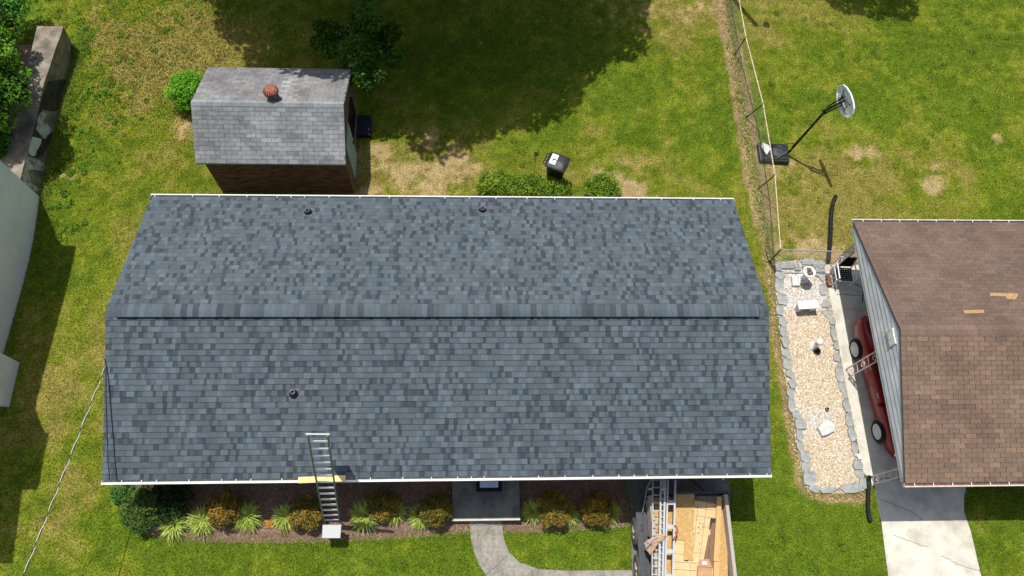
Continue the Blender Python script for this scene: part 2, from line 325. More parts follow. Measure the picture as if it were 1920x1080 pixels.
def tri_mesh(name, V, F, C, m, **k):
    me = bpy.data.meshes.new(name); nf, w_ = F.shape
    me.vertices.add(len(V)); me.vertices.foreach_set('co', V.astype(np.float32).ravel())
    me.loops.add(nf * w_); me.loops.foreach_set('vertex_index', F.astype(np.int32).ravel())
    me.polygons.add(nf); me.polygons.foreach_set('loop_start', np.arange(0, nf * w_, w_, dtype=np.int32)); me.polygons.foreach_set('loop_total', np.full(nf, w_, dtype=np.int32))
    me.update(calc_edges=True)
    at = me.color_attributes.new('tone', 'FLOAT_COLOR', 'CORNER'); cc = np.ones((nf * w_, 4), np.float32); cc[:, :3] = np.repeat(C, w_, axis=0); at.data.foreach_set('color', cc.ravel())
    me.materials.append(m); o = bpy.data.objects.new(name, me); COL.objects.link(o)
    if k.get('parent'): o.parent = k['parent']
    return o
def build_grass(N=520000):
    x = nrng.uniform(-14.2, 23, N); y = nrng.uniform(-7.6, 15, N)
    c, bare = lawn_colour(x, y); keep = nrng.random(N) > bare * 1.05
    hb = (np.abs(x) < 7.7) & (np.abs(y) < 3.4); keep &= ~hb
    keep &= ~((x > -7.3) & (x < -3.1) & (y > 5.7) & (y < 9))
    for P in (BED, WALK, DRIVE, NDRIVE, GARDEN): keep &= ~inpoly(x, y, P)
    keep &= ~((x > 15.5) & (abs(y) < 3.5)) & ~((x > .05) & (x < 2.1) & (y < -3) & (y > -4.8))
    keep &= ~((x < -13.0) & (y < 12))
    x = x[keep]; y = y[keep]; c = c[keep]; n = len(x)
    rough = np.exp(-(((x + 10) / 4) ** 2 + ((y - 11) / 3) ** 2)); h = nrng.uniform(.025, .06, n) * (1 + 1.3 * rough)
    a = nrng.uniform(0, 2 * PI, n); lean = nrng.uniform(.2, 1.3, n) * h; wd = nrng.uniform(.007, .016, n) * (1 + .5 * rough)
    ca, sa = np.cos(a), np.sin(a); b = a + nrng.uniform(.8, 2.3, n)
    P0 = np.stack([x - sa * wd, y + ca * wd, np.zeros(n)], 1); P1 = np.stack([x + sa * wd, y - ca * wd, np.zeros(n)], 1)
    P2 = np.stack([x + ca * lean, y + sa * lean, h], 1)
    tz = TZ(x, y)
    for P_ in (P0, P1, P2): P_[:, 2] += tz
    V = np.stack([P0, P1, P2], 1).reshape(-1, 3); F = np.arange(3 * n).reshape(-1, 3)
    k = nrng.uniform(.6, 1.55, n)[:, None]; hue = nrng.uniform(-1, 1, n)[:, None]
    C = np.clip(c * k * np.array([1 + .14, 1, 1]) ** hue, 0, 1)
    tag(tri_mesh('lawn_grass', V, F, C, M['blade']), 'short mown lawn grass, green with yellow dry patches', 'grass', kind='stuff')
build_grass()

def edge_grass():
    segs = []
    def loop(P, out, dens, h0, h1, closed=True):
        P = [tuple(p)[:2] for p in P]
        for a, b in zip(P, P[1:] + (P[:1] if closed else [])): segs.append((a, b, out, dens, h0, h1))
    loop(BED[5:], .06, 260, .05, .10, False); loop(WALK, .04, 220, .04, .08); loop([p for p in NDRIVE if p[0] < 15.2 and p[1] < -3.6], .035, 200, .04, .09, False); loop(GARDEN, .1, 160, .04, .1)
    loop([(-13.0, 5.4), (-12.95, 8), (-12.95, 10.5), (-12.7, 12)], .16, 700, .08, .22, False); loop([(-7.3, 5.6), (-7.3, 9)], .1, 260, .06, .15, False); loop(FENCE_STRIP[:12], .28, 130, .04, .12, False)
    loop([(10.2, 14), (10.15, 11.4), (10.1, 8.6), (10.2, 5.8), (10.3, 3.2)], .1, 160, .06, .16, False); loop([tuple(G(75, 370)), tuple(G(15, 650)), tuple(G(-48, 925))], .1, 300, .05, .14, False)
    V = []; C = []
    for a, b, out, dens, h0, h1 in segs:
        L = math.hypot(b[0] - a[0], b[1] - a[1]); n = int(L * dens)
        if n < 1: continue
        t = nrng.random(n); x = a[0] + (b[0] - a[0]) * t + nrng.normal(0, out, n); y = a[1] + (b[1] - a[1]) * t + nrng.normal(0, out, n); h = nrng.uniform(h0, h1, n); w_ = nrng.uniform(.006, .012, n); an = nrng.uniform(0, 2 * PI, n); ca, sa = np.cos(an), np.sin(an); z = TZ(x, y)
        V.append(np.stack([np.stack([x - sa * w_, y + ca * w_, z], 1), np.stack([x + sa * w_, y - ca * w_, z], 1), np.stack([x + ca * h * .9, y + sa * h * .9, z + h * .8], 1)], 1).reshape(-1, 3))
        C.append(np.array([lin(c) for c in [(104, 136, 40), (128, 148, 48), (150, 156, 70), (88, 120, 36)]])[nrng.integers(0, 4, n)] * nrng.uniform(.7, 1.3, (n, 1)))
    V = np.concatenate(V); tag(tri_mesh('edge_grass', V, np.arange(len(V)).reshape(-1, 3), np.concatenate(C), M['blade']), 'longer uncut grass along the edges of walls, beds, paths and fence', 'grass', kind='stuff')
edge_grass()
def sheet(name, poly, m, z=.03, z0=-.05):
    b = MB().prism([(p[0], p[1]) for p in poly], z0, z)
    b.v = [(v[0], v[1], v[2] + float(TZ(v[0], v[1])) * (name in ('mulch_bed', 'front_walkway'))) for v in b.v]; return tag(b.build(name, m), kind='structure')
sheet('mulch_bed', BED, M['mulch'], .012)
sheet('front_walkway', WALK, M['old_concrete'], .035)
sheet('driveway', DRIVE, M['dark_concrete'], .02)
nd = sheet('carport_driveway', NDRIVE, M['concrete'], .04)
sheet('gravel_garden', GARDEN, M['gravel'], .01)
def crack(pts, parent, w=.012, z=.0445):
    b = MB(); P = []
    for a, c in zip(pts[:-1], pts[1:]):
        n = 7
        for k in range(n): t = k / n; P.append(Vector((a[0] + (c[0] - a[0]) * t + rng.uniform(-.02, .02), a[1] + (c[1] - a[1]) * t + rng.uniform(-.02, .02), z)))
    P.append(Vector((pts[-1][0], pts[-1][1], z)))
    for p in P: p.z += float(TZ(p.x, p.y)) * (parent.name == 'front_walkway')
    for p, q in zip(P[:-1], P[1:]):
        d = (q - p).normalized(); s_ = Vector((-d.y, d.x, 0)) * w / 2; b.add([p - s_, q - s_, q + s_, p + s_], [(0, 1, 2, 3)])
    b.build('crack', M['crack'], parent)
crack(GL([(1648, 936), (1668, 943), (1690, 953), (1703, 958), (1728, 974)]), nd)
crack(GL([(1676, 1004), (1700, 1014), (1740, 1026)]), nd); crack(GL([(1766, 1043), (1790, 1056), (1838, 1072)]), nd)
crack(GL([(1640, 898), (1690, 897), (1830, 896)]), nd, .02); crack(GL([(1568, 553), (1640, 554), (1760, 556)]), nd, .02); crack(GL([(1700, 976), (1838, 977)]), nd, .004)
for a, b_ in (((908, 1080), (951, 1043)), ((998, 1067), (998, 1090)), ((881, 985), (941, 985))):
    crack(GL([a, b_]), bpy.data.objects['front_walkway'], .02, .0395)

# mulch chips
def chips(name, poly, n, cols, size, z, label, flat=.4):
    P = np.array([p[:2] for p in poly]); x = nrng.uniform(P[:, 0].min(), P[:, 0].max(), n); y = nrng.uniform(P[:, 1].min(), P[:, 1].max(), n); k = inpoly(x, y, poly); x = x[k]; y = y[k]; n = len(x)
    a = nrng.uniform(0, 2 * PI, n); L = nrng.uniform(size * .4, size, n); W = L * nrng.uniform(.25, .5, n); t = nrng.uniform(-.3, .3, n); ca, sa = np.cos(a), np.sin(a)
    q = []
    for i, j in ((-1, -1), (1, -1), (1, 1), (-1, 1)): q.append(np.stack([x + i * L / 2 * ca - j * W / 2 * sa, y + i * L / 2 * sa + j * W / 2 * ca, z + .01 + TZ(x, y) + i * L / 2 * t + nrng.uniform(0, .012, n)], 1))
    V = np.stack(q, 1).reshape(-1, 3); C = np.array([lin(c) for c in cols])[nrng.integers(0, len(cols), n)] * nrng.uniform(.7, 1.2, (n, 1))
    tag(tri_mesh(name, V, np.arange(4 * n).reshape(-1, 4), C, M['chips']), label, 'mulch', kind='stuff')
chips('mulch_chips', BED, 16000, [(148, 122, 106), (124, 100, 86), (162, 140, 122), (104, 82, 70)], .05, .012, 'reddish brown mulch chips covering the front flower bed')
strip = []; L_ = [Vector(p) for p in FENCE_STRIP]
for s_ in (1, -1):
    pts = L_ if s_ == 1 else L_[::-1]
    for i, p in enumerate(pts):
        d = (pts[min(i + 1, len(pts) - 1)] - pts[max(i - 1, 0)]).normalized(); strip.append((p.x + -d.y * .2, p.y + d.x * .2))
chips('leaf_litter', strip, 13000, [(196, 168, 132), (168, 136, 106), (212, 188, 150), (136, 108, 84)], .05, .005, 'dry tan leaf litter along the foot of the chain link fence')

# ------------------------------------------------------------------ shingled slopes
def slope_frame(x0, x1, ye, ze, yr, zr):
    U = Vector((1, 0, 0)); Sv = Vector((0, yr - ye, zr - ze)); H = Sv.length; Sv.normalize(); N = U.cross(Sv)
    if N.z < 0: N = -N
    return Vector((x0, ye, ze)), U, Sv, N, x1 - x0, H
def shingles(mb, fr, expo, kind, tones, thick=.006, band=.52, weights=None, wear=None, gap=.006):
    O, U, Sv, N, L, H = fr; rows = int(math.ceil(H / expo)); lt = [lin(t) for t in tones]
    pt = lambda u, s, h: O + U * u + Sv * s + N * h
    mb.add([pt(0, 0, -.02), pt(L, 0, -.02), pt(L, H, -.02), pt(0, H, -.02)], [(0, 1, 2, 3) if U.cross(Sv).z > 0 else (3, 2, 1, 0)], tuple(c * .45 for c in lt[0]))
    def tab(u0, u1, s0, s1, hb, ht, tone):
        P = [pt(u0, s0, hb), pt(u1, s0, hb), pt(u1, s1, ht), pt(u0, s1, ht), pt(u0, s0, -.004), pt(u1, s0, -.004), pt(u1, s1, -.004), pt(u0, s1, -.004)]
        if band < 1:
            sm = s1 - (.016 if kind == 'arch' else .009); f_ = (sm - s0) / (s1 - s0); hm_ = hb + (ht - hb) * f_; a_, b_ = pt(u0, sm, hm_), pt(u1, sm, hm_)
            mb.add([P[0], P[1], b_, a_, P[2], P[3]], [(0, 1, 2, 3)], tone); mb.add([a_, b_, P[2], P[3]], [(0, 1, 2, 3)], tuple(c * band for c in tone))
        else: mb.add(P, [(0, 1, 2, 3)], tone)
        dk = tuple(c * .35 for c in tone)
        mb.add(P, [(4, 5, 1, 0), (4, 0, 3, 7), (5, 6, 2, 1)], dk)
    for r in range(rows):
        s0 = r * expo; s1 = min(H, s0 + expo + .001); u = -rng.random() * .3
        if kind == 'arch':
            prev = None
            while u < L:
                k = rng.choices(range(5), (2.2, 3.2, 3.2, 2.8, 2.4))[0]
                if k == prev and k != 2: k = 2
                wd = (rng.choice((.09, .12, .14, .17, .22)) if k in (2, 4) else rng.choice((.07, .09, .11, .13)) if k < 2 else rng.choice((.08, .11, .14, .18))) * rng.uniform(.9, 1.12); a = max(0, u); b = min(L, u + wd)
                prev = k
                if b - a > .01:
                    f = rng.uniform(.93, 1.07); tab(a, b, s0, s1, thick * (1.7 if k >= 2 else .8) + (k % 2) * .0004, .001, tuple(c * f for c in lt[k]))
                u += wd
        else:
            wd = .305; u = -(.1525 if r % 2 else 0) - rng.uniform(0, .015)
            while u < L:
                a = max(0, u + gap / 2); b = min(L, u + wd - gap / 2)
                if b - a > .02:
                    k = rng.choices(range(len(lt)), weights)[0]; f = rng.uniform(.94, 1.06) * (wear(u, s0) if wear else 1)
                    j = rng.uniform(-.0015, .0015); tab(a, b, s0 + j, s1, thick, .0005, tuple(min(1, c * f) for c in lt[k]))
                u += wd

# ------------------------------------------------------------------ main house
XL = 8.25; YE = 3.872; ZE = 2.911; RISE = 1.35; ZR = ZE + RISE
house = thing('house', 'long ranch house with a new dark grey shingle roof and white gutters, in the centre', 'house', (0, 0, 0))
wl = MB(); hw, hl = 3.45, 7.85
wl.box((0, -hw + .1, 1.35), (2 * hl, .2, 2.7)); wl.box((0, hw - .1, 1.35), (2 * hl, .2, 2.7)); wl.box((-hl + .1, 0, 1.35), (.2, 2 * hw - .4, 2.7)); wl.box((hl - .1, 0, 1.35), (.2, 2 * hw - .4, 2.7))
for sx in (-1, 1):
    x0, x1 = sorted((sx * hl, sx * (hl - .2))); zt = ZR - .12; P = [(x0, -hw, 2.7), (x0, hw, 2.7), (x0, 0, zt - .02), (x1, -hw, 2.7), (x1, hw, 2.7), (x1, 0, zt - .02)]
    wl.add(P, [(0, 1, 2), (3, 5, 4), (0, 3, 4, 1), (1, 4, 5, 2), (2, 5, 3, 0)])
wl.build('wall', M['brick'], house)
rf = MB(); tones = [(69, 76, 82), (77, 85, 92), (90, 100, 108), (101, 112, 121), (95, 105, 113)]; wts = [3, 4, 6, 4, 2.5]
fF = slope_frame(-XL, XL, -YE, ZE, 0, ZR); fB = slope_frame(-XL, XL, YE, ZE, 0, ZR)
for f_ in (fF, fB): shingles(rf, f_, .1435, 'arch', tones, weights=wts)
roof = rf.build('roof', M['shingle'], house)
dk = MB()
for s_ in (-1, 1):
    a = (-XL + .02, s_ * (YE - .02), ZE - .05); n = Vector((0, s_ * RISE, YE)).normalized(); 
    for z_ in (0,):
        P = [(-XL + .01, s_ * (YE - .01), ZE - .03), (XL - .01, s_ * (YE - .01), ZE - .03), (XL - .01, 0, ZR - .03), (-XL + .01, 0, ZR - .03)]; Q = [(p[0], p[1], p[2] - .12) for p in P]
        dk.add(P + Q, [(0, 1, 2, 3), (7, 6, 5, 4), (0, 4, 5, 1), (0, 3, 7, 4), (1, 5, 6, 2)])
dk.build('roof_deck', M['white'], house)
sf = MB()
for s_ in (-1, 1): sf.box((0, s_ * (YE + hw) / 2, 2.72), (2 * XL - .1, YE - hw - .04, .02))
sf.build('soffit', M['white'], house)
# ridge vent with cap shingles
rv = MB(); x = -7.98; sl = RISE / YE; hcap = .10
while x < 7.98:
    e = min(7.98, x + .143); k = rng.choice((2, 3, 3, 4, 4, 1)); t = sc(rng.uniform(.85, 1.0), lin(tones[k])); o = .006
    yy = [-.17, -.09, -.03, .03, .09, .17]; zz = lambda y: ZR - abs(y) * sl + hcap - (.008 if abs(y) < .05 else 0)
    P = [(x - .012, y, zz(y) + o) for y in yy] + [(e, y, zz(y)) for y in yy]; n = 6
    rv.add(P, [(i, i + n, i + n + 1, i + 1) for i in range(n - 1)], t)
    rv.add([(e - .016, y, zz(y) + .003) for y in yy] + [(e, y, zz(y) + .0025) for y in yy], [(i, i + n, i + n + 1, i + 1) for i in range(n - 1)], sc(.3, t))
    rv.add([P[0], P[n], (e, -.17, zz(.17) - .018), (x, -.17, zz(.17) - .018)], [(0, 3, 2, 1)], tuple(c * .5 for c in t)); rv.add([P[5], P[11], (e, .17, zz(.17) - .014), (x, .17, zz(.17) - .014)], [(0, 1, 2, 3)], tuple(c * .5 for c in t))
    rv.add([(x - .012, y, zz(y) + o) for y in yy] + [(x - .012, y, zz(y)) for y in yy], [(i, i + 1, i + n + 1, i + n) for i in range(n - 1)], (.01, .01, .012))
    x = e
vent = rv.build('ridge_vent', M['shingle'], house)
vb = MB(); zz = ZR + .012
for s_ in (-1, 1): vb.add([(-7.97, s_ * .155, ZR - .155 * sl - .01), (7.97, s_ * .155, ZR - .155 * sl - .01), (7.97, s_ * .155, ZR - .155 * sl + .085), (-7.97, s_ * .155, ZR - .155 * sl + .085)], [(0, 1, 2, 3)])
for xx in (-7.97, 7.97): vb.add([(xx, -.155, ZR - .06), (xx, .155, ZR - .06), (xx, .155, ZR + .03), (xx, 0, ZR + .085), (xx, -.155, ZR + .03)], [(0, 1, 2, 3, 4)])
vb.build('vent_baffle', M['black'], vent)
def ridge_ends():
    for xx in (-XL, 7.99):
        rc = MB()
        x = xx
        while x < xx + .25:
            t = lin(tones[rng.choice((1, 2))]); P = [(x, -.15, ZR - .15 * sl + .010), (x, 0, ZR + .014), (x, .15, ZR - .15 * sl + .010), (x + .13, -.15, ZR - .15 * sl + .014), (x + .13, 0, ZR + .02), (x + .13, .15, ZR - .15 * sl + .014)]
            rc.add(P, [(0, 3, 4, 1), (1, 4, 5, 2)], t); x += .13
        rc.build('ridge_cap', M['shingle'], house)
ridge_ends()
def gutter(parent, x0, x1, y, z, s_, m, fill, hang, wd=.075, ht=.09, hm=None, lip=.03):
    """s_ = +1 opens away towards +y, -1 towards -y"""
    b = MB(); o = y + s_ * wd
    b.box(((x0 + x1) / 2, o, z - ht / 2 + .01), (x1 - x0, lip, ht)); b.box(((x0 + x1) / 2, y + s_ * wd / 2, z - ht + .01), (x1 - x0, wd, .01)); b.box(((x0 + x1) / 2, y + s_ * .004, z - ht / 2 - .012), (x1 - x0, .006, ht - .02))
    for x in (x0 + .004, x1 - .004): b.box((x, y + s_ * wd / 2, z - ht / 2 + .008), (.006, wd, ht - .004))
    g = b.build('gutter', m, parent)
    MB().box(((x0 + x1) / 2, y + s_ * wd / 2, z - ht + .03), (x1 - x0 - .03, wd - .02, .018)).build('gutter_bed', fill, g)
    for x in hang: MB().box((x, y + s_ * (wd / 2 - .012), z + .012), (.016, wd + .02, .008)).build('gutter_hanger', hm or m, g)
    return g
def hx(us, v, z): return [G(u, v, z).x for u in us]
hF = hx([228, 265, 293, 354, 415, 442, 470, 528, 596 + 72, 694, 755, 809, 858, 884, 908, 958, 1010, 1060, 1112, 1161, 1190, 1214, 1270, 1318, 1365, 1408, 1440], 903, ZE)
hB = hx([290, 361, 411, 463, 520, 546, 571, 617, 675, 730, 834, 880, 930, 988, 1040, 1110, 1155, 1197, 1240, 1300, 1350], 368, ZE)
gutter(house, -XL - .02, XL + .02, -YE - .005, ZE - .015, -1, M['gutter'], M['trough'], hF, lip=.05); gutter(house, -XL - .02, XL + .02, YE + .005, ZE - .015, 1, M['gutter'], M['trough'], hB)
for x, y, s_ in ((-7.9, -YE, 1), (7.9, -YE, 1), (-7.9, YE, -1)):
    d = MB(); d.tube([(x, y - s_ * .04, ZE - .1), (x, y - s_ * .02, ZE - .2), (x, s_ * -(hw + .04), ZE - .5), (x, s_ * -(hw + .04), .15), (x, s_ * -(hw + .2), .06)], .035, 8); d.build('downspout', M['gutter'], house)
# windows and door on the walls
def window(parent, x, yw, s_, z0, wd, ht, m='glass'):
    f = MB()
    for a, b, c, d in ((x, z0, wd + .1, .06), (x, z0 + ht, wd + .1, .06), (x - wd / 2, z0 + ht / 2, .06, ht - .06), (x + wd / 2, z0 + ht / 2, .06, ht - .06), (x, z0 + ht / 2, .04, ht - .06)):
        f.box((a, yw + s_ * .03, b), (c, .07, d))
    o = f.build('window', M['white'], parent); MB().box((x, yw + s_ * .012, z0 + ht / 2), (wd - .04, .02, ht - .04)).build('pane', M['glass'], o)
    MB().box((x, yw + s_ * .05, z0 - .07), (wd + .2, .12, .05)).build('sill', M['old_concrete'], o)
for x in (-6.2, -3.9, -1.6, 3.6, 5.9):
    window(house, x, -hw, -1, .95, 1.2, 1.2)
for x in (-5.8, -2.6, .6, 6.4): window(house, x, hw, 1, 1.1, 1.0, 1.0)
d = MB().box((1.1, -hw - .02, 1.35), (.95, .05, 2.05)).build('door', M['interior'], house); MB().lathe((1.48, -hw - .07, 1.3), [(0, -.03), (.03, -.02), (.03, .02), (0, .03)], 10, 'Y').build('handle', M['steel'], d)
MB().box((3.4 - .2, hw + .02, 1.2), (.9, .05, 2.05)).build('door', M['white'], house)
# plumbing vents
for u, v, fr in ((578, 399, fB), (905, 395, fB), (551, 738, fF)):
    p = GP(u, v, fr[0], fr[3]); t = MB(); t.prism([(p.x - .13, p.y - .12), (p.x + .13, p.y - .12), (p.x + .13, p.y + .14), (p.x - .13, p.y + .14)], 0, 1)
    q = MB(); n = fr[3]
    c = [p + Vector((a * .12, b * .12, -b * .12 * n.y / n.z)) + n * .012 for a, b in ((-1, -1), (1, -1), (1, 1), (-1, 1))]; q.add(c + [k - n * .008 for k in c], [(0, 1, 2, 3), (0, 4, 5, 1), (1, 5, 6, 2), (2, 6, 7, 3), (3, 7, 4, 0)])
    vp = MB().lathe(p, [(.055, -.05), (.055, .16), (.040, .16), (.038, -.04), (0, -.04)], 18).build('vent_pipe', M['grey_metal'], house, smooth=False)
    q.build('flashing', M['grey_metal'], vp); MB().lathe(p, [(.12, .0), (.105, .03), (.075, .06), (.062, .08)], 18).build('rubber_boot', M['black'], vp, smooth=True)
# cables lying on the left rake
nF = fF[3]
for pts, r in (([(197, 672), (201, 690), (205, 720), (208, 760), (212, 810), (216, 860), (220, 903)], .011), ([(199, 690), (199, 740), (201, 800), (203, 860), (206, 900)], .007)):
    b = MB(); b.tube([GP(u, v, fF[0], nF) + nF * .022 for u, v in pts], r, 6); b.build('roof_cable', M['cable'], house)
# porch
porch = thing('porch_step', 'raised concrete porch slab with a sunlit front edge before the front door', 'porch', tuple(G(911, 970)))
a = G(847, 975, .3); b_ = G(975, 973, .3)
pz = G(911, 960, .3).z
MB().box(((a.x + b_.x) / 2, (a.y - 3.46) / 2, pz / 2), (b_.x - a.x, -3.46 - a.y, pz)).build('slab', M['porch_concrete'], porch, world=True, bevel=.01)
MB().box(((a.x + b_.x) / 2, a.y - .001, pz - .022), (b_.x - a.x + .01, .05, .05)).build('sunlit_strip', M['concrete'], porch, world=True, bevel=.008)  # paler strip paints sunlight onto the front edge of the slab
mt = thing('door_mat', 'dark bordered door mat with a pale blue printed centre, on the porch', 'mat', tuple(G(916, 905, .301)))
mz = pz - .3
q = [G(893, 922, .31), G(941, 922, .31)]; cx = (q[0].x + q[1].x) / 2; y0 = q[0].y
MB().box((cx, y0 + .26, mz + .307), (q[1].x - q[0].x, .52, .012)).build('border', M['mat_dark'], mt, world=True)
mp = MB().box((cx, y0 + .28, mz + .3155), (q[1].x - q[0].x - .2, .42 - .08, .006)).build('printed_panel', M['mat_blue'], mt, world=True)
fl = MB()
for k in range(9):
    a_ = k * 2 * PI / 7; fl.box((cx + math.cos(a_) * .035 * (1 + (k > 6)), y0 + .3 + math.sin(a_) * .05, mz + .3195), (.05, .018, .002), rz=a_)
fl.build('print', M['pink'], mp, world=True)

# ------------------------------------------------------------------ brick shed
sx0, sx1, sy0, sy1, sze, szr = -7.56, -3.12, 5.52, 8.86, 1.96, 2.95; syr = 6.98; szb = 2.12
shed = thing('brick_shed', 'small dark brick shed with a weathered pale grey shingle roof behind the house', 'shed', ((sx0 + sx1) / 2, syr, 0))
b = MB(); wx0, wx1, wy0, wy1 = sx0 + .2, sx1 - .04, sy0 + .1, sy1 - .1; zt = sze + .02
b.box(((wx0 + wx1) / 2, wy0 + .06, zt / 2), (wx1 - wx0, .12, zt)); b.box(((wx0 + wx1) / 2, wy1 - .06, (zt + .1) / 2), (wx1 - wx0, .12, zt + .1))
for x0 in (wx0, wx1 - .12):
    x1 = x0 + .12; zg = szr - .05; P = [(x0, wy0 + .12, 0), (x0, wy1 - .12, 0), (x0, wy1 - .12, zt + .12), (x0, syr, zg), (x0, wy0 + .12, zt)]; Q = [(x1, p[1], p[2]) for p in P]
    b.add(P + Q, [(0, 4, 3, 2, 1)[::-1], (5, 6, 7, 8, 9), (0, 1, 6, 5), (1, 2, 7, 6), (2, 3, 8, 7), (3, 4, 9, 8), (4, 0, 5, 9)])
b.build('wall', M['shed_brick'], shed, world=True)
b = MB(); tn = [(142, 145, 147), (149, 152, 154), (156, 159, 161), (135, 137, 140)]
g1 = slope_frame(sx0, sx1, sy0, sze, syr, szr); g2 = slope_frame(sx0, sx1, sy1, szb, syr, szr)
shingles(b, g1, .127, 'tab', tn, thick=.007, weights=[3, 4, 2, 2], gap=.008); shingles(b, g2, .127, 'tab', [(138, 138, 140), (144, 144, 146), (132, 131, 134)], thick=.004, weights=[3, 2, 2], gap=.006, wear=lambda u, s: 1.4 if 2.3 < u < 2.62 + .1 * s else 1.0)
n = 15
for k in range(n):
    x = sx0 + (sx1 - sx0) * k / n; e = x + (sx1 - sx0) / n; sl2 = (szr - sze) / (syr - sy0); sl2b = (szr - szb) / (sy1 - syr); t = sc(rng.uniform(.95, 1.05), lin((152, 157, 160)))
    b.add([(x, -.09 + syr, szr - .09 * sl2 + .012), (x, syr, szr + .016), (x, .11 + syr, szr - .11 * sl2b + .012), (e, -.09 + syr, szr - .09 * sl2 + .016), (e, syr, szr + .02), (e, .11 + syr, szr - .11 * sl2b + .016)], [(0, 3, 4, 1), (1, 4, 5, 2)], t)
b.build('roof', M['shingle_old'], shed, world=True)
b = MB()
for (ya, yb) in ((sy0, syr), (sy1, syr)):
    for x0, x1 in ((sx0 + .005, sx1 - .005),):
        zq = (sze if ya < yb else szb) - .025; P = [(x0, ya + (.01 if ya < yb else -.01), zq), (x1, ya + (.01 if ya < yb else -.01), zq), (x1, yb, szr - .02), (x0, yb, szr - .02)]; Q = [(p[0], p[1], p[2] - .07) for p in P]
        b.add(P + Q, [(0, 1, 2, 3), (7, 6, 5, 4), (0, 4, 5, 1), (0, 3, 7, 4), (1, 5, 6, 2)])
b.build('roof_board', M['green_trim'], shed, world=True)
b = MB().box((wx1 + .02, syr - .45, .98), (.045, .92, 1.92)); db = b.build('door', M['green_trim'], shed, world=True)
MB().box((wx1 + .055, syr - .1, 1.0), (.03, .04, .16)).build('handle', M['black'], db, world=True)
b = MB()
for a in ((wx1 + .03, syr + .45, 1.92, .05, .06, .8),):
    b.box((wx1 + .03, syr + .62, 1.78), (.05, .9, .05)); b.box((wx1 + .03, syr + .19, 1.3), (.05, .05, .92)); b.box((wx1 + .03, syr + 1.05, 1.3), (.05, .05, .92)); b.box((wx1 + .03, syr + .62, .86), (.05, .9, .05))
wo = b.build('window', M['black'], shed, world=True); MB().box((wx1 + .012, syr + .62, 1.32), (.02, .82, .86)).build('pane', M['glass'], wo, world=True)
# turbine vent: round ribbed head on a grey base
p = GP(513, 184, g2[0], g2[3]); p = GP(514, 181, g1[0], g1[3]) if p.y < syr else p
tv = MB().lathe(p, [(.19, -.05), (.18, .06), (.13, .12), (.12, .2), (.0, .2)], 20).build('roof_turbine', M['grey_metal'], shed, world=True, smooth=True)
b = MB(); nb = 18
for k in range(nb):
    a = 2 * PI * k / nb; ar = []
    for j in range(7):
        th = PI * j / 6; r = .06 + .15 * math.sin(th); z = .34 - .14 * math.cos(th)
        for w_ in (-.35, .35): ar.append(p + Vector((r * math.cos(a + w_ * 2 * PI / nb * 1.15), r * math.sin(a + w_ * 2 * PI / nb * 1.5), z)) + Vector((math.cos(a), math.sin(a), 0)) * (.018 if w_ > 0 else 0) * math.sin(th))
    b.add(ar, [(2 * j, 2 * j + 1, 2 * j + 3, 2 * j + 2) for j in range(6)])
b.lathe(p, [(.11, .24), (.17, .34), (.11, .45)], 18, tone=None) if False else None; MB().lathe(p, [(.0, .22), (.12, .24), (.165, .34), (.12, .44), (0, .47)], 18).build('turbine_core', M['black'], tv, world=True)
b.lathe(p, [(.0, .502), (.06, .49), (.085, .475), (.07, .45)], 18); b.lathe(p, [(.1, .19), (.11, .2), (.1, .215)], 18); b.tube([p + Vector((0, 0, .5)), p + Vector((0, 0, .54))], .012, 6)
b.build('turbine_head', M['rust'], tv, world=True)
bl = MB(); c = G(683, 241)
wm = thing('leaning_bin', 'dark blue plastic tub in shadow beside the east wall of the brick shed', 'tub', tuple(c)); 
bl.prism([(c.x - .22, c.y - .38), (c.x + .24, c.y - .38), (c.x + .24, c.y + .36), (c.x - .22, c.y + .36)], 0, .2); bl.build('tub_body', mat('navy_plastic', (20, 25, 40), .6), wm, world=True, bevel=.03)
MB().box((c.x, c.y - .01, .215), (.5, .78, .03)).build('lid', mat('navy_lid', (24, 30, 48), .6), wm, world=True, bevel=.01)
c = G(667, 238); MB().box((c.x + .03, c.y, .2), (.05, .6, .36)).build('x', M['grey_lumber']).name = 'weathered_board'
tag(bpy.data.objects['weathered_board'], 'weathered short board standing on edge between the shed wall and the blue tub', 'board')

# ------------------------------------------------------------------ neighbour's carport house
nx0, nyc, nW, nze, nzr = 11.972, -.303, 3.79, 2.38, 3.63; nx1 = 25.5
nh = thing('carport_house', 'neighbouring house with a brown shingle roof over an open carport, on the right edge', 'house', ((nx0 + nx1) / 2, nyc, 0))
b = MB(); tn = [(126, 107, 92), (131, 111, 95), (121, 103, 90), (117, 102, 92), (136, 115, 98), (124, 106, 93)]
n1 = slope_frame(nx0, nx1, nyc - nW, nze, nyc, nzr); n2 = slope_frame(nx0, nx1, nyc + nW, nze, nyc, nzr)
shingles(b, n1, .127, 'tab', tn, thick=.006, weights=[4, 4, 3, 1, 2, 2], gap=.01)
shingles(b, n2, .127, 'tab', [(119, 102, 92), (114, 98, 89), (124, 105, 93), (117, 102, 94)], thick=.0035, weights=[4, 3, 3, 1], gap=.005)
x = nx0; sl3 = (nzr - nze) / nW
while x < nx1:
    e = min(nx1, x + .13); t = sc(rng.uniform(.92, 1.08), lin((124, 105, 94)))
    b.add([(x, nyc - .14, nzr - .14 * sl3 + .012), (x, nyc, nzr + .014), (x, nyc + .14, nzr - .14 * sl3 + .012), (e, nyc - .14, nzr - .14 * sl3 + .016), (e, nyc, nzr + .02), (e, nyc + .14, nzr - .14 * sl3 + .016)], [(0, 3, 4, 1), (1, 4, 5, 2)], t); x = e
b.build('roof', M['shingle_brown'], nh, world=True)
b = MB()
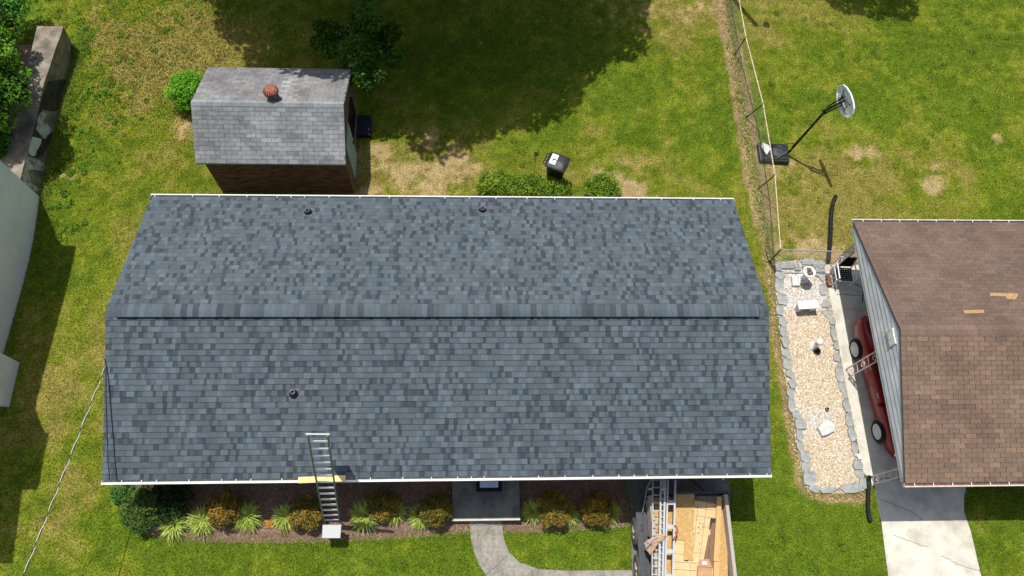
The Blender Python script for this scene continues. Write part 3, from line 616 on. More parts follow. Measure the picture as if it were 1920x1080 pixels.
for s_ in (-1, 1):
    P = [(nx0 + .01, nyc + s_ * (nW - .01), nze - .025), (nx1, nyc + s_ * (nW - .01), nze - .025), (nx1, nyc, nzr - .03), (nx0 + .01, nyc, nzr - .03)]; Q = [(p_[0], p_[1], p_[2] - .06) for p_ in P]
    b.add(P + Q, [(0, 1, 2, 3), (7, 6, 5, 4), (0, 4, 5, 1), (0, 3, 7, 4), (1, 5, 6, 2)])
b.build('rake_board', mat('blue_grey_trim', (122, 134, 150), .7, c2=(104, 116, 132), scale=4), nh, world=True)
# gable siding: lap boards, each a step proud of the one above
b = MB(); bh = .2; z = 2.26; k = 0; xs = 12.02
while z < nzr - .12:
    z1 = min(z + bh, nzr - .09); yw = lambda q: nW - .06 - max(0, (q - (nze - .08)) / sl3)
    w0, w1 = min(nW - .05, yw(z)), min(nW - .05, yw(z1)); w0 = max(w0, .02); w1 = max(w1, .01)
    xo, xi = xs - .026, xs - .010
    P = [(xo, nyc - w0, z), (xo, nyc + w0, z), (xi, nyc + w1, z1), (xi, nyc - w1, z1), (xs + .03, nyc - w0, z), (xs + .03, nyc + w0, z), (xs + .03, nyc + w1, z1), (xs + .03, nyc - w1, z1)]
    b.add(P, [(0, 3, 2, 1), (4, 5, 6, 7), (0, 1, 5, 4), (1, 2, 6, 5), (2, 3, 7, 6), (3, 0, 4, 7)]); z = z1; k += 1
gs = b.build('gable_siding', M['siding'], nh, world=True)
c = Vector((12.06, nyc - .05, 3.1)); b = MB()
for k in range(7): b.box((11.982, nyc - .05, 2.98 + k * .045), (.03, .36, .03))
for yy in (-.2, .2): b.box((11.98, nyc - .05 + yy, 3.11), (.04, .03, .34))
b.build('gable_vent', M['white_stone'], gs, world=True)
MB().box((12.08, nyc, 2.2), (.14, 2 * nW - .12, .15)).build('beam', M['siding'], nh, world=True)
gutter(nh, nx0 - .02, nx1, nyc - nW - .005, nze - .015, -1, M['gutter2'], M['litter'], [nx0 + .25 + k * .51 for k in range(26)], hm=M['white'], wd=.085)
gutter(nh, nx0 - .02, nx1, nyc + nW + .005, nze - .015, 1, M['gutter2'], M['trough'], [nx0 + .3 + k * .56 for k in range(24)], hm=M['white'], wd=.07)
for o in list(bpy.data.objects):
    if o.parent == nh and o.name.startswith('gutter'):
        o.location = -nh.location
b = MB(); hx0 = 15.6
b.box((hx0 + .1, nyc, 1.1), (.2, 6.6, 2.2)); b.box((20.6, nyc - 3.2, 1.1), (9.8, .2, 2.2)); b.box((20.6, nyc + 3.2, 1.1), (9.8, .2, 2.2)); b.box((25.4, nyc, 1.1), (.2, 6.2, 2.2))
for xx in (25.3,): b.add([(xx + .2, nyc - 3.3, 2.2), (xx + .2, nyc + 3.3, 2.2), (xx + .2, nyc, 3.3)], [(0, 1, 2)])
b.build('wall', M['brick'], nh, world=True)
b = MB().box((hx0 - .03, nyc + .8, 1.05), (.05, .9, 2.0)).build('door', M['white'], nh, world=True)
for x in (17.5, 21.5):
    for s_, yw in ((-1, nyc - 3.3), (1, nyc + 3.3)): window_o = None
def wwin(x, yw, s_):
    f = MB(); z0, wd, ht = .9, 1.3, 1.1
    for a, b_, c_, d_ in ((x, z0, wd + .1, .06), (x, z0 + ht, wd + .1, .06), (x - wd / 2, z0 + ht / 2, .06, ht - .06), (x + wd / 2, z0 + ht / 2, .06, ht - .06)): f.box((a, yw + s_ * .03, b_), (c_, .07, d_))
    o = f.build('window', M['white'], nh, world=True); MB().box((x, yw + s_ * .012, z0 + ht / 2), (wd - .04, .02, ht - .04)).build('pane', M['glass'], o, world=True)
for x in (17.5, 21.5): wwin(x, nyc - 3.3, -1); wwin(x, nyc + 3.3, 1)
# bare patches where tabs have blown off (back slope)
def patch(poly):
    P = [GP(u, v, n2[0], n2[3]) + n2[3] * .010 for u, v in poly]; Q = [p_ - n2[3] * .008 for p_ in P]; k = len(P); MB().add(P + Q, [tuple(range(k))] + [(i, i + k, (i + 1) % k + k, (i + 1) % k) for i in range(k)]).build('bare_patch', M['bare'], nh, world=True)
patch([(1856, 549), (1909, 551), (1908, 556), (1903, 562), (1888, 561), (1885, 556), (1856, 555)]); patch([(1806, 582), (1844, 581), (1845, 587), (1809, 588)])
# ornamental posts
def scroll_post(loc, rz, h, wd, m, label, name='ornamental_post', rows=5, base=True):
    t = thing(name, label, 'post', loc, rz, 'scroll posts along the open side of the carport')
    b = MB()
    for s_ in (-1, 1): b.box((0, s_ * wd / 2, h / 2), (.03, .03, h))
    b.box((0, 0, h - .01), (.05, wd + .06, .02)); b.box((0, 0, .01), (.06, wd + .08, .02)); b.build('frame', m, t)
    for k in range(rows):
        z0 = h * (k + .5) / rows; pts = []
        for j in range(24):
            a = j / 23 * 2 * PI * 1.35; r = (wd * .4) * (1 - j / 34); pts.append((0, r * math.cos(a), z0 + r * math.sin(a) * 1.25))
        MB().tube(pts, .011, 5).build('scroll', m, t)
    for k in range(rows + 1):
        z0 = h * k / rows; z0 = min(max(z0, .06), h - .06); MB().beam((0, -wd / 2 + .015, z0 - .05), (0, wd / 2 - .015, z0 + .05), .014, .014).build('brace', m, t)
    return t
PC = (12.17, 3.0)
scroll_post((12.13, -.52, .04), R(8), 2.09, .26, M['iron_white'], 'pale wrought iron scroll post beside the middle of the dark red car', rows=3)
scroll_post((12.30, -3.72, .04), R(0), 2.09, .22, M['iron_white'], 'pale wrought iron scroll post at the front carport corner by the black drain pipe', rows=3)
scroll_post((12.2, 2.95, .04), R(-14), 2.09, .24, M['iron_white'], 'rusty wrought iron scroll post at the back corner of the carport over the webbed chair', rows=7)
c = G(1557, 520); b = MB()
for k in range(4):
    for j in range(2): b.box((12.06 + rng.uniform(-.01, .01) + (k % 2) * .02, 2.72 - k * .155 , .075 + j * .062), (.2, .145, .055), rz=rng.uniform(-.05, .05), tone=None)
b.v = [(12.0 + (v[0] - 12.06) * .7 + .05, 2.72 + (v[1] - 2.72) * .62 - .05, v[2]) for v in b.v]; tag(b.build('brick_stack', M['shed_brick']), 'low stack of reddish bricks at the foot of the back carport post', 'bricks')

# ------------------------------------------------------------------ car
def car():
    t = thing('car', 'dark red sedan parked in the shade of the carport', 'car', (13.4, -1.02, .045), PI + .082)   # front faces -y in the world
    # local: +y is the front, +x the right-hand side; x negative faces east after the turn
    L0, L1 = -2.12, 2.15
    st = [  # y, half width, sill z, bonnet/belt z, roof z, roof half width
        (-2.15, .62, .42, .74, .76, .55), (-2.08, .78, .30, .86, .90, .60), (-1.9, .85, .22, .94, .98, .62), (-1.6, .885, .2, .97, 1.02, .60), (-1.35, .895, .2, .97, 1.08, .58), (-1.0, .90, .2, .96, 1.30, .56), (-.6, .90, .2, .95, 1.42, .56),
        (-.1, .90, .2, .94, 1.45, .57), (.35, .90, .2, .93, 1.42, .56), (.75, .90, .2, .92, 1.22, .58), (1.1, .895, .2, .90, 1.0, .62), (1.45, .885, .2, .86, .93, .62), (1.8, .85, .22, .78, .86, .60), (2.02, .77, .3, .68, .74, .55), (2.14, .62, .4, .58, .62, .45)]
    V = []; ring = []
    for (y, w_, zs, zb, zr, rw) in st:
        half = [(w_ * .93, zs), (w_ * .985, zs + .12), (w_, (zs + zb) / 2 + .06), (w_ * .985, zb - .06), (w_ * .93, zb), (rw + (w_ * .9 - rw) * .25, zb + (zr - zb) * .75), (rw * .9, zr - .015), (rw * .5, zr + .005), (0, zr + .012)]
        r = [(x_, y, z_) for x_, z_ in half] + [(-x_, y, z_) for x_, z_ in half[-2::-1]]; ring.append(r)
    n = len(ring[0]); b = MB(); vs = [p_ for r in ring for p_ in r]
    fs = [(i * n + k, i * n + k + 1, (i + 1) * n + k + 1, (i + 1) * n + k) for i in range(len(ring) - 1) for k in range(n - 1)]
    fs += [tuple(range(n)), tuple((len(ring) - 1) * n + k for k in range(n - 1, -1, -1))]; fs += [(i * n, (i + 1) * n, (i + 1) * n + n - 1, i * n + n - 1) for i in range(len(ring) - 1)]
    body = b.add(vs, fs).build('body', M['car'], t, smooth=True)
    def offs(i, k, d=.006):
        p_ = Vector(ring[i][k]); return p_ + Vector((math.copysign(d, p_.x) if abs(p_.x) > .01 else 0, 0, d * .6))
    b = MB()
    for side in (0, 1):
        kk = (4, 5, 6) if side == 0 else (n - 5, n - 6, n - 7)
        for i in range(5, 9):
            A = [offs(i, kk[0]), offs(i + 1, kk[0]), offs(i + 1, kk[1]), offs(i, kk[1])]
            c_ = sum(A, Vector()) / 4; A = [c_ + (q_ - c_) * .9 for q_ in A]; b.add(A, [(0, 1, 2, 3)])
    b.build('side_window', M['glass'], t)
    b = MB()
    for i0, i1 in ((4, 6), (8, 10)):
        for k in range(5, n - 6): b.add([offs(i, k_, .008) for i, k_ in ((i0, k), (i1, k), (i1, k + 1), (i0, k + 1))], [(0, 1, 2, 3)])
    b.build('windscreen', M['glass'], t)
    for side in (-1, 1):
        for y in (-1.26, 1.27):
            w_ = MB().lathe((side * .86, y, .31), [(.22, -.1), (.29, -.1), (.312, -.06), (.312, .06), (.29, .1), (.235, .1), (.22, .06)], 28, 'X').build('wheel', M['tyre'], t, smooth=False)
            w_.location = (0, 0, 0); r = MB().lathe((side * (.86 + .085), y, .31), [(.225, -.03), (.24, .005), (.225, .012), (.205, -.01)], 28, 'X')
            for k in range(10):
                a = 2 * PI * k / 10; c0 = Vector((side * .945, y, .31)); r.beam(c0 + Vector((0, math.cos(a) * .03, math.sin(a) * .03)), c0 + Vector((0, math.cos(a + .12) * .225, math.sin(a + .12) * .225)), .032, .022, up=(1, 0, 0))
            r.lathe((side * .955, y, .31), [(0, -.02), (.045, -.02), (.045, .01), (0, .014)], 14, 'X'); r.build('rim', M['rim'], w_)
            MB().lathe((side * .90, y, .31), [(.0, 0), (.36, 0), (.36, .004), (.0, .006)] if side > 0 else [(.0, -.006), (.36, -.004), (.36, 0), (0, 0)], 28, 'X').build('wheel_arch', M['black'], t)
        MB().lathe((side * 1.0, .62, .98), [(0, -.12), (.05, -.1), (.075, 0), (.06, .08), (0, .11)], 12, 'X').build('mirror', M['car'], t, smooth=True)
        MB().box((side * .66, 2.035, .64), (.26, .16, .1), rz=-side * .5).build('headlight', M['clearlight'], t, bevel=.03)
        MB().box((side * .68, -2.06, .74), (.24, .13, .16), rz=side * .45).build('tail_light', M['redlight'], t, bevel=.03)
        for y in (-.42, .44): MB().box((side * .905, y - .12, .82), (.03, .16, .025)).build('door_handle', M['rim'], t, bevel=.005)
        b = MB()
        for y in (-1.02, -.05, .95): b.box((side * .8975, y, .62), (.01, .012, .6))
        b.build('door_seam', M['black'], t)
    MB().box((0, -2.155, .66), (.5, .02, .1)).build('number_plate', M['white'], t); MB().box((0, -2.1, .895), (.62, .05, .03)).build('trunk_trim', M['rim'], t)
    MB().box((0, 2.15, .5), (.7, .04, .12)).build('grille', M['black'], t); return t
car()

# ------------------------------------------------------------------ white building and old wall on the left
wb = thing('white_building', 'tall white painted building filling the left edge, its shaded side wall rising from the grass', 'building', (-18, .8, 0))
b = MB(); wxe = -12.97
NEc = G(75, 370); SEc = G(-48, 925); Mc = G(15, 650); wx = lambda y: NEc.x + (SEc.x - NEc.x) * (5.38 - y) / (5.38 + 3.9)
b.prism([(NEc.x, 5.38), (SEc.x, -3.9), (-24, -3.9), (-24, 5.38)], 0, 6.35).build('wall', M['white_stucco'], wb, world=True)
b = MB(); b.prism([(NEc.x + .36, 5.5), (SEc.x + .36, -4.05), (-24.3, -4.05), (-24.3, 5.5)], 6.37, 6.55)
b.add([(NEc.x + .36, 5.5, 6.56), (SEc.x + .36, -4.05, 6.56), (-24.3, -4.05, 6.56), (-24.3, 5.5, 6.56), (-16, .7, 6.9), (-20, .7, 6.9)], [(0, 4, 1), (1, 4, 5, 2), (2, 5, 3), (3, 5, 4, 0)]); b.build('roof', mat('grey_flat_roof', (140, 140, 142), .9), wb, world=True)
ca_, cb_ = G(37, 680), G(18, 763); b = MB().prism([(ca_.x, ca_.y), (cb_.x, cb_.y), (wx(cb_.y) - .1, cb_.y), (wx(ca_.y) - .1, ca_.y)], 0, 8.3); b.box((ca_.x - .25, (ca_.y + cb_.y) / 2, 8.36), (.62, 1.5, .12)); b.build('chimney', M['white_stucco'], wb, world=True)
for y in (2.6, -2.6):
    f = MB(); wxe = wx(y)
    for z0 in (3.4,): f.box((wxe + .05, y, z0), (.09, 1.1, .06)).box((wxe + .05, y, z0 + 1.3), (.09, 1.1, .06)).box((wxe + .05, y - .52, z0 + .65), (.09, .06, 1.24)).box((wxe + .05, y + .52, z0 + .65), (.09, .06, 1.24))
    o = f.build('window', M['white'], wb, world=True); MB().box((wxe + .03, y, 4.05), (.07, .98, 1.24)).build('pane', M['glass'], o, world=True)
# retaining wall with a broad flat top
rw = thing('retaining_wall', 'old weathered concrete retaining wall with patches of peeling white paint on its side', 'wall', (-13.4, 8.5, 0))
b = MB(); ys = np.linspace(5.42, 11.25, 14); P = []
for i, y in enumerate(ys):
    xo = -13.05 + .03 * math.sin(i * 1.3); xt = -13.1 + .2 * max(0, (y - 9) / 2.5) ; xi = xt - .82 - .05 * math.sin(i * 2.1); P += [(xo, y, 0), (xt, y, 1.02 + .015 * math.sin(i * 1.9)), (xi, y, 1.0), (xi, y, 0)]
b.add(P, [(4 * i + k, 4 * i + (k + 1) % 4, 4 * (i + 1) + (k + 1) % 4, 4 * (i + 1) + k)[::-1] for i in range(13) for k in range(4)] + [(0, 3, 2, 1)[::-1], (52, 53, 54, 55)[::-1]]); b.build('wall_body', M['wall_old'], rw, world=True)
def wallpoly(name, px, m, o):
    # outline on the wall's east face, as a thin skin of paint or painted-in shade
    for _ in range(1):
        px = [q_ for a_, b_ in zip(px, px[1:] + px[:1]) for q_ in ((a_[0] * .75 + b_[0] * .25 + rng.uniform(-.9, .9), a_[1] * .75 + b_[1] * .25 + rng.uniform(-1.3, 1.3)), (a_[0] * .25 + b_[0] * .75 + rng.uniform(-.9, .9), a_[1] * .25 + b_[1] * .75 + rng.uniform(-1.3, 1.3)))]
    P = []
    for u, v in px:
        p_ = GP(u, v, (-13.05 + o, 8, 0), Vector((1, 0, .05))); P.append((p_.x, min(p_.y, 11.15), min(max(p_.z, .01), .97)))
    Q = [(p_[0] - .02, p_[1], p_[2]) for p_ in P]; n_ = len(P); MB().add(P + Q, [tuple(range(n_))] + [(i, (i + 1) % n_, (i + 1) % n_ + n_, i + n_) for i in range(n_)]).build(name, m, rw, world=True)
wallpoly('side_shade', [(124, 66), (137, 66), (136, 130), (118, 200), (98, 260), (76, 300), (50, 285), (62, 235), (80, 180), (100, 125)], M['side_shade'], .006)  # dark skin paints in the shade on the wall's east face
wallpoly('paint_patch', [(118, 96), (127, 100), (129, 122), (128, 138), (122, 128), (114, 112)], M['wall_patch'], .012)
wallpoly('paint_patch', [(76, 208), (90, 216), (103, 236), (92, 252), (83, 263), (74, 250), (67, 238)], M['wall_patch'], .012)
wallpoly('paint_patch', [(57, 257), (74, 257), (80, 264), (72, 278), (64, 295), (52, 286), (50, 275)], M['wall_white'], .012)
wallpoly('paint_patch', [(46, 290), (60, 297), (80, 303), (86, 318), (84, 340), (76, 366), (36, 334), (40, 310)], M['wall_patch'], .012)
o = MB(); n = 14; gx = np.linspace(-30, -13.85, 16); gy = np.linspace(5.44, 11.3, 16)
vs = [(x, y, (.96 * min(1, max(0, (11.28 - y) / .7)) - .03) + .05 * math.sin(x * 2.1 + y) * (x < -14.2) * (y < 14)) for y in gy for x in gx]
o.add(vs, [(j * 16 + i, j * 16 + i + 1, (j + 1) * 16 + i + 1, (j + 1) * 16 + i) for j in range(15) for i in range(15)]); tag(o.build('dirt_bank', M['dirt']), kind='structure')

# ------------------------------------------------------------------ foliage
def leaves(cl, n, size, tones, up=.4, seed=0, aspect=.55, fold=0):
    """cl: list of (x,y,z,rx,rz) clusters; leaves lie near each cluster's shell"""
    r_ = np.random.default_rng(seed); c = np.array(cl, float); wt = c[:, 3] ** 2; k = r_.choice(len(c), n, p=wt / wt.sum()); c = c[k]
    d = r_.normal(size=(n, 3)); d /= np.linalg.norm(d, axis=1)[:, None]; rad = r_.uniform(.55, 1.06, n) ** .6
    P = c[:, :3] + d * np.stack([c[:, 3], c[:, 3], c[:, 4]], 1) * rad[:, None]
    N = d * .8 + np.array([0, 0, up * 1.5]) + r_.normal(size=(n, 3)) * .55; N /= np.linalg.norm(N, axis=1)[:, None]
    T = np.cross(N, r_.normal(size=(n, 3))); T /= np.linalg.norm(T, axis=1)[:, None] + 1e-9; B = np.cross(N, T); L = (size * r_.uniform(.6, 1.35, n))[:, None]; W = L * aspect
    V = np.stack([P - T * L * .5, P + B * W * .5, P + T * L * .5, P - B * W * .5], 1).reshape(-1, 3)
    tl = np.array([lin(t) for t in tones]); ctone = r_.integers(0, len(tl), len(cl))[k]; mixk = r_.random(n) < .6
    C = tl[np.where(mixk, ctone, r_.integers(0, len(tl), n))] * r_.uniform(.75, 1.25, (n, 1))
    return V, np.arange(4 * n).reshape(-1, 4), C
def fol(name, parent, cl, n, size, tones, **k):
    V, F, C = leaves(cl, n, size, tones, **k); z = V[:, 2]; V[:, 2] = np.where(z < .005, .005, z); return tri_mesh(name, V, F, C, M['leaf'], parent=parent)
def ball_clusters(r, h, n, cr, seed=0, low=.1):
    q = random.Random(seed); out = []
    for i in range(n):
        a = i * 2.39996 + q.uniform(-.3, .3); ph = math.acos(max(-.3, min(1, 1 - 1.3 * (i + .5) / n + q.uniform(-.06, .06)))); k = q.uniform(.72, .95)
        out.append((r * k * math.sin(ph) * math.cos(a), r * k * math.sin(ph) * math.sin(a), h * .5 + h * .5 * k * math.cos(ph), cr * q.uniform(.7, 1.25), cr * q.uniform(.6, 1)))
        if i % 4 == 0: out.append((r * .4 * math.cos(a), r * .4 * math.sin(a), h * .5, cr * 1.2, cr))
    return out
def trunk(parent, h, r, br, spread, seed=0, name='trunk'):
    q = random.Random(seed); b = MB(); b.tube([(0, 0, -.05), (r * .2, 0, h * .3), (0, r * .3, h * .65), (r * .2, 0, h)], [r, r * .8, r * .6, r * .35], 9)
    for i in range(br):
        a = 2 * PI * i / br + q.uniform(-.3, .3); z0 = h * q.uniform(.4, .85); s_ = spread * q.uniform(.6, 1); b.tube([(0, 0, z0), (math.cos(a) * s_ * .4, math.sin(a) * s_ * .4, z0 + s_ * .35), (math.cos(a) * s_ * .9, math.sin(a) * s_ * .9, z0 + s_ * .55)], [r * .4, r * .25, r * .08], 6)
    return b.build(name, M['bark'], parent, smooth=True)
GREEN = [(56, 84, 22), (72, 104, 28), (88, 124, 34), (46, 70, 20)]
# big shade tree standing just beyond the top of the picture
t = thing('shade_tree', 'very large leafy tree beyond the top edge, throwing the broad shadow over the back lawn', 'tree', (-2.0, 18.2, 0)); trunk(t, 8, .42, 9, 5.5, 3)
cl = []; q = random.Random(5)
gx_ = -7.5
while gx_ <= 7.5:
    gy_ = -7.2
    while gy_ <= 7.5:
        x, y = gx_ + q.uniform(-.35, .35), gy_ + q.uniform(-.35, .35)
        if math.hypot(x, y / .95) < 7.6: cl.append((x, y, q.uniform(6.6, 11.5) - .25 * max(0, math.hypot(x, y) - 5), q.uniform(.95, 1.35), q.uniform(.55, .9)))
        gy_ += .95
    gx_ += .95
for x, y, z in ((6.2, -3.5, 7), (7.0, -1.8, 7.4), (5.2, -5.0, 7), (3.2, -6.4, 6.8), (1, -7.3, 6.8), (-1.2, -7.2, 7), (-4, -5.5, 7), (-6.2, -3.5, 7.2), (-7.2, -2, 7.5), (-7.3, 0, 7.5), (7.6, .2, 7.5), (2.2, -7.0, 6.7), (4.3, -6.0, 7)): cl.append((x, y, z, 1.15, .7))
fol('crown', t, cl, 95000, .34, GREEN, seed=3)
t = thing('far_tree', 'leafy tree beyond the top right corner, throwing a small leafy shadow there', 'tree', (14.6, 18.2, 0)); trunk(t, 5, .25, 7, 2.5, 4)
fol('crown', t, [(x, y, z + 5, r, r * .8) for x, y, z, r in ((0, 0, 1, 2.2), (1, -1.5, .5, 1.4), (-1, -1.2, .8, 1.3), (.2, -2.6, .4, 1.0), (1.2, -2.9, .6, .7), (-.8, -2.5, .7, .8), (0, 1.5, 1, 1.6))], 14000, .2, GREEN, seed=8)
# smaller tree behind the shed
t = thing('small_tree', 'deep green small tree growing behind the shed in the edge of the big shadow', 'tree', (-3.15, 10.15, 0)); trunk(t, 2.3, .09, 7, 1.1, 6)
cl = []; q = random.Random(9)
for i in range(46):
    a = q.uniform(0, 2 * PI); rr = 1.35 * math.sqrt(q.random())
    if rr * math.cos(a) < -.2 and rr * math.sin(a) < .1: continue
    cl.append((rr * math.cos(a), -.35 + rr * math.sin(a), q.uniform(1.7, 3.0) - rr * .25, q.uniform(.22, .42), q.uniform(.15, .3)))
for x, y, z in ((.55, -1.75, 2.0), (.9, -1.6, 2.2), (.2, -1.3, 2.6), (.35, -1.55, 2.3)): cl.append((x, y, z, .27, .2))
fol('crown', t, cl, 9500, .115, [(52, 86, 20), (64, 104, 24), (80, 124, 30), (40, 66, 17)], seed=4)
# round bright shrub left of the shed
c = G(352, 196); t = thing('round_shrub', 'bright green clipped shrub against the left side of the brick shed', 'shrub', (c.x + .2, c.y + .12, 0)); trunk(t, .5, .05, 5, .3, 1)
fol('foliage', t, ball_clusters(.62, 1.15, 44, .2, 2), 9000, .065, [(104, 164, 40), (120, 180, 46), (84, 142, 34)], seed=5)
# trees and bushes at the top left, behind the old wall
def bush(name, label, loc, r, h, n, size, tones, ncl=30, cr=.3, seed=1, cat='bush', group=None, tr=True):
    t = thing(name, label, cat, loc, 0, group)
    if tr: trunk(t, h * .6, max(.02, r * .07), 6, r * .7, seed, 'trunk')
    fol('foliage', t, ball_clusters(r, h, ncl, cr, seed), n, size, tones, seed=seed); return t
bush('leafy_tree', 'dark leafy tree crowding over the old retaining wall at the left edge', (-14.3, 7.8, .9), 1.45, 2.7, 20000, .12, [(56, 92, 26), (80, 126, 32), (44, 70, 20), (102, 148, 40)], 60, .42, 21, 'tree')
bush('leafy_bush', 'pale green loose bush in the top left corner beyond the dark tree', (-14.9, 11.6, .6), .95, 1.6, 4500, .12, [(84, 140, 52), (102, 160, 60), (64, 116, 40)], 26, .32, 22)
bush('side_tree', 'dark leafy tree with light tips at the left edge, above the old wall end', (-14.9, 9.9, .9), 1.25, 2.5, 14000, .12, [(60, 96, 28), (84, 132, 36), (48, 76, 22), (112, 156, 46)], 50, .38, 25, 'tree')
bush('low_bush', 'low dark bush at the foot of the dark tree, close to the white building', (-14.1, 6.6, .9), .55, .9, 3600, .12, [(40, 84, 24), (78, 136, 36), (52, 100, 28)], 20, .26, 23)
# weeds
def weeds(name, label, spots, n, size, tones, seed):
    q = random.Random(seed); cl = []
    for u, v, r, k in spots:
        c = G(u, v)
        for _ in range(k): cl.append((c.x + q.gauss(0, r), c.y + q.gauss(0, r), q.uniform(.02, .09), q.uniform(.05, .14), q.uniform(.03, .08)))
    V, F, C = leaves(cl, n, size, tones, seed=seed); k = V[:, 2] < .005; V[k, 2] = .006; V[:, 2] += TZ(V[:, 0], V[:, 1])
    tag(tri_mesh(name, V, F, C, M['leaf']), label, 'weeds', kind='stuff')
weeds('broadleaf_weeds', 'patchy broadleaf weeds in the rough grass along the old wall', [(150, 100, .5, 22), (158, 180, .4, 20), (150, 60, .5, 16), (190, 180, .5, 16), (220, 150, .6, 14), (140, 250, .35, 14), (130, 300, .4, 16), (120, 370, .3, 10), (110, 200, .25, 8), (250, 70, .8, 14), (280, 30, .7, 10), (60, 20, .6, 14), (330, 30, .9, 14), (150, 330, .4, 10), (130, 420, .4, 12), (190, 240, .5, 12), (100, 30, .5, 14), (220, 210, .5, 12), (560, 985, .01, 1)],
      9000, .055, [(84, 132, 34), (106, 156, 42), (62, 106, 28), (128, 152, 54)], 31)
q = random.Random(77); sp = [(q.uniform(90, 1900), q.uniform(0, 1075), .12, 2) for _ in range(260)]
sp = [k for k in sp if not (180 < k[0] < 1460 and 355 < k[1] < 1000) and not (1440 < k[0] < 1640 and 480 < k[1] < 930) and not (k[0] > 1590 and k[1] > 400) and not (1170 < k[0] < 1380 and k[1] > 900) and not (340 < k[0] < 700 and 110 < k[1] < 370) and not (870 < k[0] < 1180 and k[1] > 960) and not (k[0] < 140)]
weeds('lawn_weeds', 'scattered darker clover and weed tufts across the mown lawns', sp, 9000, .035, [(90, 124, 40), (78, 110, 36), (116, 140, 50)], 33)
# hedge shrubs behind the house
HG = [(122, 150, 40), (92, 128, 32), (70, 104, 28), (142, 164, 56)]
for i, (u, v, r, h, lab) in enumerate([(930, 352, .62, .78, 'leafy low hedge shrub behind the gutter, leftmost of the row beside the wheeled bin'), (985, 356, .6, .66, 'leafy low hedge shrub in the middle of the row, left of the wheeled bin'), (1036, 358, .52, .56, 'leafy low hedge shrub growing right at the foot of the wheeled bin'), (1128, 356, .56, .62, 'rounded low shrub alone to the right of the wheeled bin, behind the gutter')]):
    c = G(u, v + 4); bush('hedge_shrub', lab, (c.x, c.y - .1, 0), r, h, 6500, .06, HG, 40, .17, 40 + i, 'shrub', 'low shrubs behind the house')
# front shrubs
BR = [(138, 116, 48), (116, 104, 44), (176, 140, 58), (100, 94, 42), (112, 118, 50)]
for i, (u, v, r, lab) in enumerate([(420, 944, .42, 'rounded orange-brown shrub in the front bed, first from the left corner'), (573, 952, .43, 'rounded orange-brown shrub just left of the ladder'), (716, 938, .36, 'rounded orange-brown shrub wholly in shade, right of the ladder'), (817, 946, .42, 'rounded orange-brown shrub touching the left side of the porch beside the blue plaque'), (1040, 944, .46, 'largest rounded orange-brown shrub, right of the porch'), (1118, 944, .42, 'rounded orange-brown shrub nearest the trailer')]):
    r *= 1.03; c = G(u, v + 3, .45); c.y -= .1; hh = (.8, .72, .66, .86, .9, .76)[i]; bt_ = BR[i % 5:] + BR[:i % 5]; bt_ = bt_[:4]; bush('round_shrub', lab, (c.x, c.y, float(TZ(c.x, c.y))), r, hh, 9000, .05, bt_, 40 + 3 * i, .12, 60 + i, 'shrub', 'rounded brown shrubs in the front bed')
c = G(270, 955, .4); bush('evergreen_shrub', 'large dense grey-green evergreen shrub at the left end of the front bed', (c.x, c.y, float(TZ(c.x, c.y))), .56, .85, 9500, .05, [(84, 112, 50), (100, 128, 58), (66, 92, 42)], 44, .15, 71, 'shrub')
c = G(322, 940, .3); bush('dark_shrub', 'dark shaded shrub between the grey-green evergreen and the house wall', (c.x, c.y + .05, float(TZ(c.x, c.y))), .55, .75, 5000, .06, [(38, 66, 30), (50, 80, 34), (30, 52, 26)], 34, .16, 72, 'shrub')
c = G(226, 925, .1); bush('small_conifer', 'feathery light green low conifer poking out from under the left end of the gutter', (c.x + .1, c.y, float(TZ(c.x, c.y))), .3, .45, 2200, .05, [(84, 128, 54), (70, 112, 48)], 20, .1, 73, 'shrub')
# strappy clumps
def clump(n, L, seed):
    q = random.Random(seed); b = MB()
    for i in range(n):
        a = q.uniform(0, 2 * PI); l = L * q.uniform(.6, 1.1); e = q.uniform(.25, 1.25); w_ = q.uniform(.010, .017); t = q.choice([(184, 198, 96), (206, 214, 124), (166, 186, 84), (150, 172, 74)]); t = sc(q.uniform(.8, 1.1), lin(t)); o = Vector((q.gauss(0, .035), q.gauss(0, .035), 0)); d = Vector((math.cos(a), math.sin(a), 0)); s_ = Vector((-d.y, d.x, 0)); pts = []
        for j in range(6):
            f = j / 5; r = l * f * math.sin(e * .75 + .35 * f); z = l * (f * math.cos(e * .8) * 1.0 - .62 * f * f * f * e * .8); pts.append((o + d * r + Vector((0, 0, max(.012, z + .02))), w_ * (1 - f ** 2.2) + .001))
        vs = []
        for p_, w2 in pts: vs += [p_ - s_ * w2, p_ + s_ * w2]
        b.add(vs, [(2 * j, 2 * j + 1, 2 * j + 3, 2 * j + 2) for j in range(5)], t)
    return b
CL = [(328, 984, 1.05, 'yellow-green strappy grass clump, leftmost in the front bed next to the evergreen'), (380, 976, 1.05, 'yellow-green strappy grass clump below the first brown shrub from the left'), (465, 970, 1.05, 'yellow-green strappy grass clump midway between the first two brown shrubs'), (535, 969, .95, 'yellow-green strappy grass clump at the left foot of the shrub by the ladder'), (684, 966, 1.15, 'strappy grass clump immediately right of the ladder foot'),
      (741, 962, .85, 'small strappy grass clump below the shaded brown shrub'), (790, 968, .95, 'strappy grass clump left of the blue plaque'), (999, 958, .9, 'dark strappy grass clump right beside the porch step'), (1066, 966, .85, 'strappy grass clump below the largest brown shrub'), (1143, 960, .85, 'strappy grass clump nearest the trailer wheels')]
protos = []
